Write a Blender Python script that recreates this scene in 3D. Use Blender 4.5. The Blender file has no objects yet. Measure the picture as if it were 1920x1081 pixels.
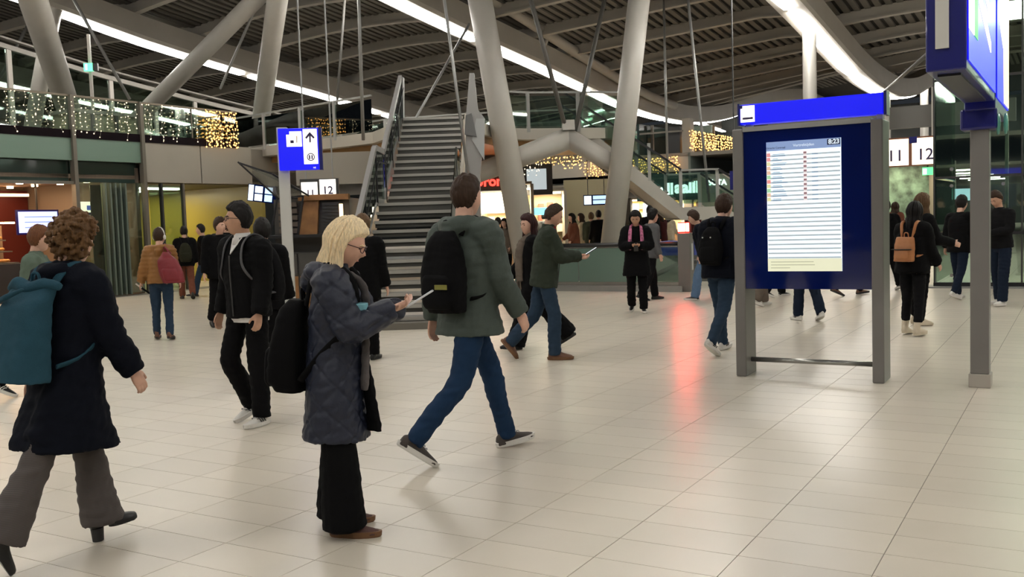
import bpy, bmesh, math, random
import numpy as np
from mathutils import Vector, Matrix, noise as mnoise
random.seed(7)
S = bpy.context.scene
COL = S.collection
R_ = math.radians
# ---------------------------------------------------------------- camera
F_PX, PITCH, ROLL, TH, EYE = 1830.0, 0.0697, -0.0336, 0.530, 1.6   # TH: turn of the hall's grid against the view
_base = Matrix(((1, 0, 0), (0, 0, -1), (0, 1, 0)))
_rp = Matrix(((1, 0, 0), (0, math.cos(PITCH), -math.sin(PITCH)), (0, math.sin(PITCH), math.cos(PITCH))))
_rr = Matrix(((math.cos(ROLL), -math.sin(ROLL), 0), (math.sin(ROLL), math.cos(ROLL), 0), (0, 0, 1)))
W2C = _rr @ _rp @ _base
cam_data = bpy.data.cameras.new('camera')
cam_data.sensor_width = 36.0
cam_data.lens = F_PX / 1920 * 36.0
cam_data.clip_end = 400
cam = bpy.data.objects.new('camera', cam_data)
cam.matrix_world = Matrix.Translation((0, 0, EYE)) @ (Matrix(((1, 0, 0), (0, -1, 0), (0, 0, -1))) @ W2C).transposed().to_4x4()
COL.objects.link(cam)
S.camera = cam
# ---------------------------------------------------------------- world and exposure (night outside)
wd = bpy.data.worlds.new('night'); S.world = wd; wd.use_nodes = True
wd.node_tree.nodes['Background'].inputs[0].default_value = (0.30, 0.34, 0.40, 1)
wd.node_tree.nodes['Background'].inputs[1].default_value = 0.06
S.view_settings.view_transform = 'Standard'
S.view_settings.look = 'None'
S.view_settings.gamma = 1.0
S.view_settings.use_curve_mapping = False
S.view_settings.exposure = 0.30
STRIP_POWER = 19.0
cy = S.cycles
cy.use_light_tree = False
cy.max_bounces = 5; cy.diffuse_bounces = 3; cy.glossy_bounces = 2; cy.transmission_bounces = 2; cy.transparent_max_bounces = 12
cy.caustics_reflective = False; cy.caustics_refractive = False; cy.sample_clamp_indirect = 5.0
cy.use_adaptive_sampling = True; cy.adaptive_threshold = 0.05
# ---------------------------------------------------------------- coordinates
def ray(x, y): return W2C.transposed() @ Vector(((x - 960) / F_PX, (y - 540.5) / F_PX, 1))
def at(x, y, Y):                      # the point seen at (x, y) of the photograph, Y metres into the hall
    d = ray(x, y); return Vector((0, 0, EYE)) + d * (Y / d.y)
def fl(x, y):                         # the floor point seen there
    d = ray(x, y); return Vector((0, 0, EYE)) - d * (EYE / d.z)
CT, ST = math.cos(TH), math.sin(TH)
def HW(p, q, z=0.0): return Vector((p * CT + q * ST, -p * ST + q * CT, z))     # hall grid -> world
def WH(w): return (w.x * CT - w.y * ST, w.x * ST + w.y * CT, w.z)
def on_p(x, y, p):                    # hall point (p, q, z) on the vertical plane p = const
    d = ray(x, y); dp = d.x * CT - d.y * ST; t = p / dp
    return WH(Vector((0, 0, EYE)) + d * t)
def on_q(x, y, q):
    d = ray(x, y); dq = d.x * ST + d.y * CT; t = q / dq
    return WH(Vector((0, 0, EYE)) + d * t)
# ---------------------------------------------------------------- materials
MATS = {}
def mat(name, col, rough=0.6, metal=0.0, emit=0.0, ecol=None, var=0.0, vscale=8.0, bump=0.0, bscale=60.0, spec=0.5, sheen=0.0, coat=0.0, sample=True):
    if name in MATS: return MATS[name]
    m = bpy.data.materials.new(name); m.use_nodes = True; MATS[name] = m
    nt = m.node_tree; b = nt.nodes['Principled BSDF']
    c = (col[0], col[1], col[2], 1)
    b.inputs['Base Color'].default_value = c
    b.inputs['Roughness'].default_value = rough
    b.inputs['Metallic'].default_value = metal
    b.inputs['Specular IOR Level'].default_value = spec
    b.inputs['Sheen Weight'].default_value = sheen
    b.inputs['Coat Weight'].default_value = coat
    if emit and emit < 4: sample = False
    if emit:
        b.inputs['Emission Color'].default_value = (*(ecol or col), 1)
        b.inputs['Emission Strength'].default_value = emit
        if not sample: m.cycles.emission_sampling = 'NONE'
    tc = nt.nodes.new('ShaderNodeTexCoord')
    if var:
        n = nt.nodes.new('ShaderNodeTexNoise'); n.inputs['Scale'].default_value = vscale; n.inputs['Detail'].default_value = 5
        nt.links.new(tc.outputs['Object'], n.inputs['Vector'])
        r = nt.nodes.new('ShaderNodeMapRange'); r.inputs[1].default_value = .25; r.inputs[2].default_value = .75
        r.inputs[3].default_value = 1 - var; r.inputs[4].default_value = 1 + var
        nt.links.new(n.outputs['Fac'], r.inputs[0])
        v = nt.nodes.new('ShaderNodeVectorMath'); v.operation = 'SCALE'; v.inputs[0].default_value = c[:3]
        nt.links.new(r.outputs[0], v.inputs['Scale']); nt.links.new(v.outputs[0], b.inputs['Base Color'])
    if bump:
        n = nt.nodes.new('ShaderNodeTexNoise'); n.inputs['Scale'].default_value = bscale; n.inputs['Detail'].default_value = 4
        nt.links.new(tc.outputs['Object'], n.inputs['Vector'])
        k = nt.nodes.new('ShaderNodeBump'); k.inputs['Strength'].default_value = bump; k.inputs['Distance'].default_value = 0.01
        nt.links.new(n.outputs['Fac'], k.inputs['Height']); nt.links.new(k.outputs[0], b.inputs['Normal'])
    return m
def glass(name, tint=(.75, .86, .80), refl=0.09, rough=0.02, gcol=(.9, .95, .92)):
    if name in MATS: return MATS[name]
    m = bpy.data.materials.new(name); m.use_nodes = True; MATS[name] = m
    nt = m.node_tree; nt.nodes.clear()
    o = nt.nodes.new('ShaderNodeOutputMaterial'); t = nt.nodes.new('ShaderNodeBsdfTransparent'); g = nt.nodes.new('ShaderNodeBsdfGlossy')
    t.inputs[0].default_value = (*tint, 1); g.inputs[0].default_value = (*gcol, 1); g.inputs['Roughness'].default_value = rough
    fr = nt.nodes.new('ShaderNodeFresnel'); fr.inputs[0].default_value = 1.45
    ad = nt.nodes.new('ShaderNodeMath'); ad.operation = 'ADD'; ad.inputs[1].default_value = refl; ad.use_clamp = True
    mx = nt.nodes.new('ShaderNodeMixShader')
    nt.links.new(fr.outputs[0], ad.inputs[0]); nt.links.new(ad.outputs[0], mx.inputs[0]); nt.links.new(t.outputs[0], mx.inputs[1]); nt.links.new(g.outputs[0], mx.inputs[2]); nt.links.new(mx.outputs[0], o.inputs[0])
    return m
def lamp_mat(name, col, power, sample=True):
    return mat(name, col, .5, emit=power, ecol=col, sample=sample)
def striped(name, c1, c2, scale, axis='Z', rough=.5, width=.5):
    """hard stripes across one object axis"""
    m = mat(name, c1, rough); nt = m.node_tree; b = nt.nodes['Principled BSDF']
    tc = nt.nodes.new('ShaderNodeTexCoord'); sp = nt.nodes.new('ShaderNodeSeparateXYZ'); nt.links.new(tc.outputs['Object'], sp.inputs[0])
    a = nt.nodes.new('ShaderNodeMath'); a.operation = 'MULTIPLY'; a.inputs[1].default_value = scale; nt.links.new(sp.outputs[axis], a.inputs[0])
    f = nt.nodes.new('ShaderNodeMath'); f.operation = 'FRACT'; nt.links.new(a.outputs[0], f.inputs[0])
    g = nt.nodes.new('ShaderNodeMath'); g.operation = 'GREATER_THAN'; g.inputs[1].default_value = width; nt.links.new(f.outputs[0], g.inputs[0])
    mx = nt.nodes.new('ShaderNodeMix'); mx.data_type = 'RGBA'; nt.links.new(g.outputs[0], mx.inputs[0])
    mx.inputs[6].default_value = (*c1, 1); mx.inputs[7].default_value = (*c2, 1); nt.links.new(mx.outputs[2], b.inputs['Base Color'])
    return m
# ---------------------------------------------------------------- mesh builder
class MB:
    def __init__(s): s.v = []; s.f = []
    def add(s, vs, fs):
        n = len(s.v); s.v += [tuple(v) for v in vs]; s.f += [tuple(i + n for i in f) for f in fs]; return s
    def box(s, x0, x1, y0, y1, z0, z1):
        return s.add([(x0, y0, z0), (x1, y0, z0), (x1, y1, z0), (x0, y1, z0), (x0, y0, z1), (x1, y0, z1), (x1, y1, z1), (x0, y1, z1)],
                     [(3, 2, 1, 0), (4, 5, 6, 7), (0, 1, 5, 4), (1, 2, 6, 5), (2, 3, 7, 6), (3, 0, 4, 7)])
    def hexa(s, c):                   # eight corners, bottom ring then top ring
        return s.add(c, [(3, 2, 1, 0), (4, 5, 6, 7), (0, 1, 5, 4), (1, 2, 6, 5), (2, 3, 7, 6), (3, 0, 4, 7)])
    def rings(s, rr, caps=True, closed=False):
        n = len(rr[0]); vs = [p for r in rr for p in r]; fs = []
        m = len(rr)
        for i in range(m if closed else m - 1):
            for j in range(n):
                k = (j + 1) % n; a = (i + 1) % m
                fs.append((i * n + j, i * n + k, a * n + k, a * n + j))
        if caps and not closed:
            fs.append(tuple(reversed(range(n)))); fs.append(tuple((m - 1) * n + j for j in range(n)))
        return s.add(vs, fs)
    def tube(s, pts, r, n=10, caps=True, flat=1.0, up=None):
        pts = [Vector(p) for p in pts]; rs = r if isinstance(r, (list, tuple)) else [r] * len(pts)
        rr = []; a = None
        for i, p in enumerate(pts):
            d = (pts[min(i + 1, len(pts) - 1)] - pts[max(i - 1, 0)]).normalized()
            if up is not None: a = d.cross(Vector(up)).normalized()
            elif a is None:
                a = d.orthogonal().normalized()
            else:
                a = (a - d * a.dot(d)).normalized()
            b = d.cross(a)
            rr.append([p + (a * math.cos(t) + b * math.sin(t) * flat) * rs[i] for t in [2 * math.pi * j / n for j in range(n)]])
        return s.rings(rr, caps)
    def bar(s, a, b, w, h=None, up=(0, 0, 1)):      # rectangular bar from a to b
        a, b = Vector(a), Vector(b); h = h or w; d = (b - a).normalized(); x = d.cross(Vector(up))
        x = x.normalized() if x.length > 1e-4 else Vector((1, 0, 0)); y = x.cross(d).normalized()
        x = x * w / 2; y = y * h / 2
        return s.hexa([a - x - y, a + x - y, b + x - y, b - x - y, a - x + y, a + x + y, b + x + y, b - x + y])
    def prism(s, poly, z0, z1):       # polygon in xy, raised along z
        n = len(poly); return s.rings([[(x, y, z0) for x, y in poly], [(x, y, z1) for x, y in poly]])
    def prism_y(s, poly, y0, y1):     # polygon in xz
        return s.rings([[(x, y1, z) for x, z in poly], [(x, y0, z) for x, z in poly]])
    def prism_x(s, poly, x0, x1):     # polygon in yz
        return s.rings([[(x0, y, z) for y, z in poly], [(x1, y, z) for y, z in poly]])
    def ball(s, c, r, nu=10, nv=7):
        r = r if isinstance(r, (tuple, list)) else (r, r, r); rr = []
        for i in range(1, nv):
            t = math.pi * i / nv
            rr.append([(c[0] + r[0] * math.sin(t) * math.cos(a), c[1] + r[1] * math.sin(t) * math.sin(a), c[2] - r[2] * math.cos(t)) for a in [2 * math.pi * j / nu for j in range(nu)]])
        return s.rings(rr)
    def octa(s, c, r):
        x, y, z = c
        return s.add([(x + r, y, z), (x, y + r, z), (x - r, y, z), (x, y - r, z), (x, y, z + r), (x, y, z - r)],
                     [(0, 1, 4), (1, 2, 4), (2, 3, 4), (3, 0, 4), (1, 0, 5), (2, 1, 5), (3, 2, 5), (0, 3, 5)])
    def mesh(s, name):
        me = bpy.data.meshes.new(name); me.from_pydata(s.v, [], s.f); me.update(); return me
    def build(s, name, m, parent=None, loc=None, rz=0.0, smooth=False, bevel=0.0):
        me = s.mesh(name); me.materials.append(m)
        if smooth: me.shade_smooth()
        o = bpy.data.objects.new(name, me); COL.objects.link(o)
        if parent is not None: o.parent = parent
        if loc is not None: o.location = loc
        if rz: o.rotation_euler.z = rz
        if bevel:
            k = o.modifiers.new('bevel', 'BEVEL'); k.width = bevel; k.segments = 2; k.limit_method = 'ANGLE'
        return o
def tag(o, label=None, cat=None, group=None, kind=None):
    if label: o['label'] = label
    if cat: o['category'] = cat
    if group: o['group'] = group
    if kind: o['kind'] = kind
    return o
def thing(name, label, cat, loc=(0, 0, 0), rz=0.0, group=None):
    o = bpy.data.objects.new(name, None); COL.objects.link(o); o.location = loc; o.rotation_euler.z = rz
    o.empty_display_size = .2
    return tag(o, label, cat, group)
def hthing(name, label, cat, p, q, z=0.0, group=None):        # a thing turned with the hall's grid: local x = p, y = q
    return thing(name, label, cat, HW(p, q, z), -TH, group)
def struct(o): o['kind'] = 'structure'; return o
def clone(src, parent=None):
    c = src.copy(); COL.objects.link(c)
    if parent is not None: c.parent = parent
    for ch in src.children: clone(ch, c)
    return c
def text(name, s, size, m, parent, loc, rot=(math.pi / 2, 0, 0), depth=.004, align='CENTER', bold=0.0):
    cu = bpy.data.curves.new(name, 'FONT'); cu.body = s; cu.size = size; cu.extrude = depth; cu.align_x = align; cu.align_y = 'CENTER'; cu.offset = bold; cu.resolution_u = 3
    t = bpy.data.objects.new(name, cu); COL.objects.link(t)
    me = bpy.data.meshes.new_from_object(t.evaluated_get(bpy.context.evaluated_depsgraph_get()))
    bpy.data.objects.remove(t); me.materials.clear(); me.materials.append(m); me.name = name
    o = bpy.data.objects.new(name, me); COL.objects.link(o); o.parent = parent; o.location = loc; o.rotation_euler = rot
    return o
def smoothstep(a, b, x):
    t = min(1, max(0, (x - a) / (b - a))); return t * t * (3 - 2 * t)
# shared materials
M_WHITE = mat('painted_steel', (.46, .44, .40), .45, var=.05, vscale=2)
M_WHITE2 = mat('pale_painted_steel', (.43, .41, .37), .4, var=.05, vscale=2)
M_GREY = mat('grey_metal', (.30, .30, .29), .38, .35, var=.06, vscale=3)
M_POST = mat('post_coating', (.175, .165, .155), .4, .2, var=.05, vscale=4)
M_DARKM = mat('dark_metal', (.05, .05, .05), .4, .4)
M_BLACK = mat('black_plastic', (.012, .012, .013), .35)
M_BLUE = mat('sign_blue', (.003, .005, .13), .3, coat=.3)
M_BLUELIT = mat('sign_blue_lit', (.003, .004, .45), .3, emit=.75, ecol=(.004, .006, .80), sample=False)
M_DARKBLUE = mat('board_blue', (.002, .008, .085), .06, spec=.8)
M_SIGNWHITE = mat('sign_white_lit', (.9, .88, .82), .4, emit=1.0, ecol=(1, .93, .85))
M_SIGNWARM = mat('sign_warm_lit', (.9, .85, .7), .4, emit=1.15, ecol=(1, .86, .66))
M_INK = mat('sign_ink', (.03, .02, .09), .5)
M_GLASS = glass('rail_glass')
M_GLASSG = glass('green_glass', (.74, .85, .78), .10, .03, (.8, .95, .86))
M_LAMP = lamp_mat('strip_light', (1.0, .965, .90), STRIP_POWER)
M_LAMP2 = lamp_mat('ceiling_lamp', (1.0, .93, .80), 12)
M_WARM = lamp_mat('warm_lamp', (1.0, .72, .42), 14)
# ================================================================ floor
def floor_material():
    m = mat('floor_tile', (.58, .525, .44), .30, spec=.5); nt = m.node_tree; b = nt.nodes['Principled BSDF']
    g = nt.nodes.new('ShaderNodeNewGeometry'); vr = nt.nodes.new('ShaderNodeVectorRotate'); vr.rotation_type = 'Z_AXIS'; vr.inputs['Angle'].default_value = TH
    nt.links.new(g.outputs['Position'], vr.inputs['Vector'])
    ma = nt.nodes.new('ShaderNodeVectorMath'); ma.operation = 'MULTIPLY_ADD'; ma.inputs[1].default_value = (1 / .6, 1 / .3, 0); ma.inputs[2].default_value = (.185 / .6, -.17 / .3, 0)
    nt.links.new(vr.outputs[0], ma.inputs[0])
    flr = nt.nodes.new('ShaderNodeVectorMath'); flr.operation = 'FLOOR'; nt.links.new(ma.outputs[0], flr.inputs[0])
    wn = nt.nodes.new('ShaderNodeTexWhiteNoise'); nt.links.new(flr.outputs[0], wn.inputs['Vector'])
    no = nt.nodes.new('ShaderNodeTexNoise'); no.inputs['Scale'].default_value = 1.6; no.inputs['Detail'].default_value = 8; nt.links.new(g.outputs['Position'], no.inputs['Vector'])
    s1 = nt.nodes.new('ShaderNodeMath'); s1.operation = 'MULTIPLY_ADD'; s1.inputs[1].default_value = .09; s1.inputs[2].default_value = .90; nt.links.new(wn.outputs['Value'], s1.inputs[0])
    s2 = nt.nodes.new('ShaderNodeMath'); s2.operation = 'MULTIPLY_ADD'; s2.inputs[1].default_value = .14; nt.links.new(no.outputs['Fac'], s2.inputs[0]); nt.links.new(s1.outputs[0], s2.inputs[2])
    v = nt.nodes.new('ShaderNodeVectorMath'); v.operation = 'SCALE'; v.inputs[0].default_value = (.58, .525, .44); nt.links.new(s2.outputs[0], v.inputs['Scale']); nt.links.new(v.outputs[0], b.inputs['Base Color'])
    r = nt.nodes.new('ShaderNodeMath'); r.operation = 'MULTIPLY_ADD'; r.inputs[1].default_value = .05; r.inputs[2].default_value = .275; nt.links.new(no.outputs['Fac'], r.inputs[0]); nt.links.new(r.outputs[0], b.inputs['Roughness'])
    return m
M_TILE = floor_material(); M_TILE.node_tree.nodes['Principled BSDF'].inputs['Specular IOR Level'].default_value = .8
M_GROUT = mat('grout', (.20, .18, .155), .8)
floor = struct(MB().box(-70, 50, -20, 95, -.4, -.004).build('floor', M_GROUT, rz=-TH))
tile_me = MB().box(-.2978, .2978, -.1478, .1478, -.012, 0).mesh('tile'); tile_me.materials.append(M_TILE)
cells = []
for i in range(-60, 40):
    for j in range(-14, 110):
        p, q = -.185 + .6 * i + .3, .17 + .3 * j + .15
        w = HW(p, q); c = W2C @ (w - Vector((0, 0, EYE)))
        seen = c.z > 0 and -60 < c.x / c.z * F_PX + 960 < 1980 and c.y / c.z * F_PX + 540.5 < 1130
        cells.append((0 if seen else 1, w.length, p, q))
cells.sort()
for k, (_, d, p, q) in enumerate(cells[:300]):
    o = bpy.data.objects.new('tile', tile_me); COL.objects.link(o); o.parent = floor; o.location = (p, q, 0)
mb = MB()
for _, d, p, q in cells[300:]:
    mb.add([(p - .2978, q - .1478, 0), (p + .2978, q - .1478, 0), (p + .2978, q + .1478, 0), (p - .2978, q + .1478, 0)], [(0, 1, 2, 3)])
o = mb.build('tile_field', M_TILE, floor); o['kind'] = 'stuff'
M_FARFLOOR = mat('far_floor', (.52, .47, .40), .32, var=.08, vscale=1.2)
MB().box(-69, 49, 33.2, 94, -.02, -.001).build('far_paving', M_FARFLOOR, floor)
MB().box(-69, -36.2, -19, 33.2, -.02, -.001).build('far_paving', M_FARFLOOR, floor)
# ================================================================ roof: wave along q, girders every 11 m
GQ = [-30, -10, 4, 10, 18, 21, 24, 27, 30, 33, 37, 42, 46.6, 50.5, 55, 59, 65, 75, 95]
GZ = [7.2, 9.0, 10.0, 10.0, 9.25, 8.8, 8.33, 7.98, 7.66, 7.38, 6.95, 6.47, 6.33, 6.45, 6.95, 7.65, 8.7, 9.6, 9.0]
def G(q):
    i = 0
    while i < len(GQ) - 2 and q > GQ[i + 1]: i += 1
    def sl(k):
        a, b = max(k - 1, 0), min(k + 1, len(GQ) - 1); return (GZ[b] - GZ[a]) / (GQ[b] - GQ[a])
    h = GQ[i + 1] - GQ[i]; t = (q - GQ[i]) / h
    return (2 * t**3 - 3 * t * t + 1) * GZ[i] + (t**3 - 2 * t * t + t) * h * sl(i) + (-2 * t**3 + 3 * t * t) * GZ[i + 1] + (t**3 - t * t) * h * sl(i + 1)
GP = [-51, -40, -29, -18, -7.3, 3.5, 14.5, 25.5]
def SH(p):                            # the wave runs a little ahead on the right-hand girders
    return 0 if p < -18 else 4 * (p + 18) / 10.7 if p < -7.3 else min(6, 4 + (p + 7.3) * .2)
def Z(q, p): return G(q + SH(p))
def arch(p):
    for a, b in zip(GP, GP[1:]):
        if a == -18 and a <= p <= b:
            t = (p - a) / (b - a); return 1.12 * t if t < .8 else .896 - .6 * smoothstep(.78, 1, t)
        if a <= p <= b: return .30 * (1 - (p - a) / (b - a)) * (a == -7.3) + .42 * math.sin(math.pi * (p - a) / (b - a)) ** .9
    return 0
M_DECK = mat('roof_deck', (.03, .027, .023), .8)
M_SLAT = mat('roof_slat', (.15, .138, .118), .6, var=.1, vscale=.6)
M_RIB = mat('roof_steel', (.42, .39, .345), .5, var=.05, vscale=1)
QS = [q for q in np.arange(-28, 92.1, 2.9)]
PS = []
for a, b in zip(GP, GP[1:]): PS += [a + (b - a) * k / 8 for k in range(8)]
PS.append(GP[-1])
mb = MB(); n = len(PS)
vs = [(p, q, Z(q, p) + 1.28 + arch(p)) for q in QS for p in PS] + [(p, q, Z(q, p) + 1.5 + arch(p)) for q in QS for p in PS]
fs = []; off = len(QS) * n
for i in range(len(QS) - 1):
    for j in range(n - 1):
        fs.append((i * n + j, (i + 1) * n + j, (i + 1) * n + j + 1, i * n + j + 1))
        fs.append((off + i * n + j, off + i * n + j + 1, off + (i + 1) * n + j + 1, off + (i + 1) * n + j))
mb.add(vs, fs)
ceiling = struct(mb.build('ceiling', M_DECK, rz=-TH))
# corrugation: narrow slats along the hall, too fine to pick apart
mb = MB(); qs2 = np.arange(2, 80.1, 2.9)
for p in np.arange(-50.5, 14, .34):
    w = .10; rows = []
    for q in qs2:
        z = Z(q, p) + 1.20 + arch(p); rows.append([(p - w, q, z), (p + w, q, z), (p + w, q, z + .07), (p - w, q, z + .07)])
    mb.rings(rows)
o = mb.build('roof_slats', M_SLAT, ceiling); o['kind'] = 'stuff'
# ribs across each bay
for a, b in zip(GP, GP[1:]):
    if a > 4 or a < -45: continue
    for k in range(-1, 18):
        q = 17.3 + .5 + 2.9 * k
        if a > -10 and q < 15: continue
        rows = []; rows2 = []
        for t in range(13):
            p = a + (b - a) * t / 12; z = Z(q, p) + .84 + arch(p)
            rows.append([(p, q - .14, z), (p, q + .14, z), (p, q + .14, z + .06), (p, q - .14, z + .06)])
            rows2.append([(p, q - .05, z + .06), (p, q + .05, z + .06), (p, q + .05, z + .40), (p, q - .05, z + .40)])
        MB().rings(rows).rings(rows2).build('rib', M_RIB, ceiling)
# girders with the light line let into the underside
for gp in GP[1:-1]:
    rows = []
    for q in np.arange(-24, 88, 1.45):
        z = Z(q, gp) + .02; w = .42
        rows.append([(gp - w, q, z), (gp + w, q, z), (gp + w + .05, q, z + .12), (gp + w, q, z + .82), (gp - w, q, z + .82), (gp - w - .05, q, z + .12)])
    gd = MB().rings(rows).build('girder', M_RIB, ceiling)
    q0 = -23
    while q0 < 84:
        L = 8.25; rows = []
        for t in range(8):
            q = q0 + L * t / 7; w = .22 if 0 < t < 7 else .16; z = Z(q, gp)
            rows.append([(gp - w, q, z - .05), (gp + w, q, z - .05), (gp + w, q, z + .03), (gp - w, q, z + .03)])
        MB().rings(rows).build('light_strip', M_LAMP, gd)
        q0 += 8.7
# upper chord tube and struts on the middle girder
pts = [(-17.35, q, G(q) + dz) for q, dz in ((20, 1.9), (24, 1.65), (28, 1.4), (31.4, 1.22), (34.1, 1.05), (37, .92), (40, .8), (43, .7), (46, .62))]
MB().tube(pts, .2, 12).build('chord_tube', M_RIB, ceiling, smooth=True)
for q, dz in ((24, 1.6), (28.5, 1.35), (33, 1.05)):
    MB().tube([(-17.6, q, G(q) + .7), (-17.4, q, G(q) + dz)], .09, 8).build('chord_strut', M_RIB, ceiling, smooth=True)
# bluish roof lights in the right-hand bay
M_SKYL = mat('roof_light_panel', (.16, .18, .20), .4)
for q in (24.5, 27.4, 30.3, 33.2, 36.1, 39.0):
    rows = []
    for p in (-3.9, -3.0, -2.0, -1.0, 0, .8):
        rows.append([(p, q - .75, Z(q - .75, p) + 1.12 + arch(p)), (p, q + .75, Z(q + .75, p) + 1.12 + arch(p)), (p, q + .75, Z(q + .75, p) + 1.18 + arch(p)), (p, q - .75, Z(q - .75, p) + 1.18 + arch(p))])
    MB().rings(rows).build('roof_light', M_SKYL, ceiling)
# ================================================================ columns
def tcol(name, a, b, r, label, m=M_WHITE2, n=20, group=None, r2=None):
    a, b = Vector(a), Vector(b)
    o = MB().tube([(0, 0, 0), b - a], [r, r2 or r], n).build(name, m, loc=a, smooth=False)
    for f in o.data.polygons: f.use_smooth = len(f.vertices) == 4
    return tag(o, label, 'column', group)
A = fl(994, 523)
c0 = at(990, 505, 25.6); c1 = at(900, 0, 25.6); d = (c1 - c0).normalized(); c0 = c0 - d * (c0.z / d.z)
tcol('steel_column', c0, c1 + d * 2.0, .34, 'thick leaning grey steel column right of the metal staircase', r2=.31)
e0 = at(1149, 440, 26.2); e1 = at(1198, 0, 26.2); d = (e1 - e0).normalized(); e0 = e0 - d * (e0.z / d.z)
tcol('steel_column', e0, e1 + d * 2.0, .30, 'leaning grey steel column behind the escalator barrier, carrying the bent beam', r2=.285)
# bent beam between them
k0, k1, k2 = at(905, 320, 26.2), at(1066, 258, 26.3), at(1166, 316, 26.6)
kb = thing('bent_beam', 'grey bent steel beam shaped like a roof ridge between the two leaning columns', 'beam', (k1.x, k1.y, 0))
def rel(*ps): return [p - Vector((k1.x, k1.y, 0)) for p in ps]
def rc(a, b, n, r0, r1):
    return [a + (b - a) * i / n for i in range(n + 1)], [r0 + (r1 - r0) * i / n for i in range(n + 1)]
a0, a1, a2 = rel(k0, k1, k2)
sec = [(.28 * math.cos(t) * (1 if math.sin(t) < 0 else .9), .29 * math.sin(t) if math.sin(t) < 0 else .26 * math.sin(t) ** .7) for t in [2 * math.pi * j / 24 for j in range(24)]]
for e_ in (a0, a2):
    e_ = e_ + (e_ - a1) * .06
    o = MB().rings([[e_ + Vector((0, y, z)) for y, z in sec], [a1 + Vector((0, y, z * 1.12)) for y, z in sec]]).build('beam_leg', M_WHITE2, kb)
    for f in o.data.polygons: f.use_smooth = len(f.vertices) == 4
MB().prism_x([(-.30, .18), (.30, .18), (.16, .46), (-.16, .46)], -.16, .16).build('rod_anchor', M_WHITE2, kb, loc=a1)
# posts under the light lines
for (x, y, lab) in ((1517, 40, 'slim round column rising behind the departure board'), (1660, 178, 'slim round column under the curving light line, right of the departure board'), (1733, 168, 'slim far column at the rising end of the curved light line')):
    h = on_p(x, y, -7.3)
    tcol('slim_column', HW(-7.3, h[1], 0), HW(-7.3, h[1], Z(h[1], -7.3) + .1), .21, lab, n=16)
# raking struts of the left-hand girder, standing on the upper floor
def rake(a, b, pv, r, lab):
    A_, B_ = on_p(*a, pv[0]), on_p(*b, pv[1])
    lo, hi = (HW(*A_), HW(*B_)); d = hi - lo; lo = lo + d * ((4.06 - lo.z) / d.z); 
    hi = lo + d * ((B_[2] + 1.0 - 4.06) / d.z)
    tcol('raking_strut', lo, hi, r, lab)
rake((122, 185), (62, 0), (-26, -22), .34, 'thick raking strut at the far left above the fairy-light balustrade')
rake((70, 185), (98, 30), (-30, -29), .26, 'thinner raking strut crossing behind the thick one at the far left')
rake((290, 190), (478, 0), (-26, -21), .26, 'long diagonal strut leaning right above the balcony with lights')
rake((487, 240), (520, 0), (-25, -20), .30, 'steep raking strut above the blue arrow sign')
# hanger cables
def cable(a, b, r, lab, m=M_GREY):
    a, b = Vector(a), Vector(b)
    tag(MB().tube([(0, 0, 0), b - a], r, 8).build('hanger_cable', m, loc=a, smooth=True), lab, 'cable')
M_CABLE_D = mat('dark_cable', (.10, .095, .085), .5)
cable(at(681, 262, 26.3), at(672, -20, 24.5), .045, 'pale vertical rod left of the staircase reaching to the roof')
cable(at(628, 245, 29), at(648, -20, 29), .035, 'dark thin rod just left of the pale vertical rod', M_CABLE_D)
cable(at(878, 330, 20.2), at(832, -10, 20.2), .032, 'thin rod slanting down over the right side of the staircase')
cable(at(735, 300, 23.9), at(880, 45, 27), .035, 'thin rod slanting up to the right across the top of the stairs')
cable(at(1062, 246, 26.2), at(990, -20, 25.2), .06, 'dark rod dropping to the ridge of the bent beam from upper left', M_CABLE_D)
cable(at(1078, 246, 26.8), at(1138, -20, 28), .06, 'dark rod dropping to the ridge of the bent beam from upper right', M_CABLE_D)
cable(at(1252, 330, 32), at(1244, -20, 32), .04, 'pale rod hanging between the leaning column and the departure board')
cable(at(1330, 378, 28), at(1288, -20, 28), .04, 'pale rod hanging down to the landing left of the departure board')
cable(HW(*on_p(1650, 178, -7.3)), HW(*on_p(1755, 88, -2.5)), .05, 'dark rod rising right from the lowest point of the curved light line', M_CABLE_D)
cable(at(0, 146, 38), at(52, 48, 38), .06, 'thin stay rod at the far left edge above the balustrade')
cable(at(243, 186, 33), at(133, -10, 31), .055, 'thin stay rod sloping left above the fairy-light balustrade', M_GREY)
cable(at(413, 166, 36), at(490, -10, 34), .05, 'thin stay rod beside the long diagonal strut', M_GREY)
# ================================================================ left shop front (plane p = -21.3) and upper floor
M_PANEL = mat('beige_cladding', (.30, .275, .235), .5, var=.04, vscale=1)
M_GREENF = mat('green_fascia', (.135, .21, .165), .25, spec=.6)
M_FRAME = mat('bronze_frame', (.16, .145, .12), .4, .4)
M_PLUM = mat('fringe_dark', (.006, .003, .005), .8, spec=.1)
M_SLAB = mat('upper_floor', (.22, .20, .17), .5)
PW = -21.3
struct(MB().box(-64, PW - .35, -8, 44, 3.35, 4.0).build('floor_upper', M_SLAB, rz=-TH))
wl = struct(MB().box(PW - .15, PW, 5, 12.4, 0, 4.0).build('wall_left', M_PANEL, rz=-TH))
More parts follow.
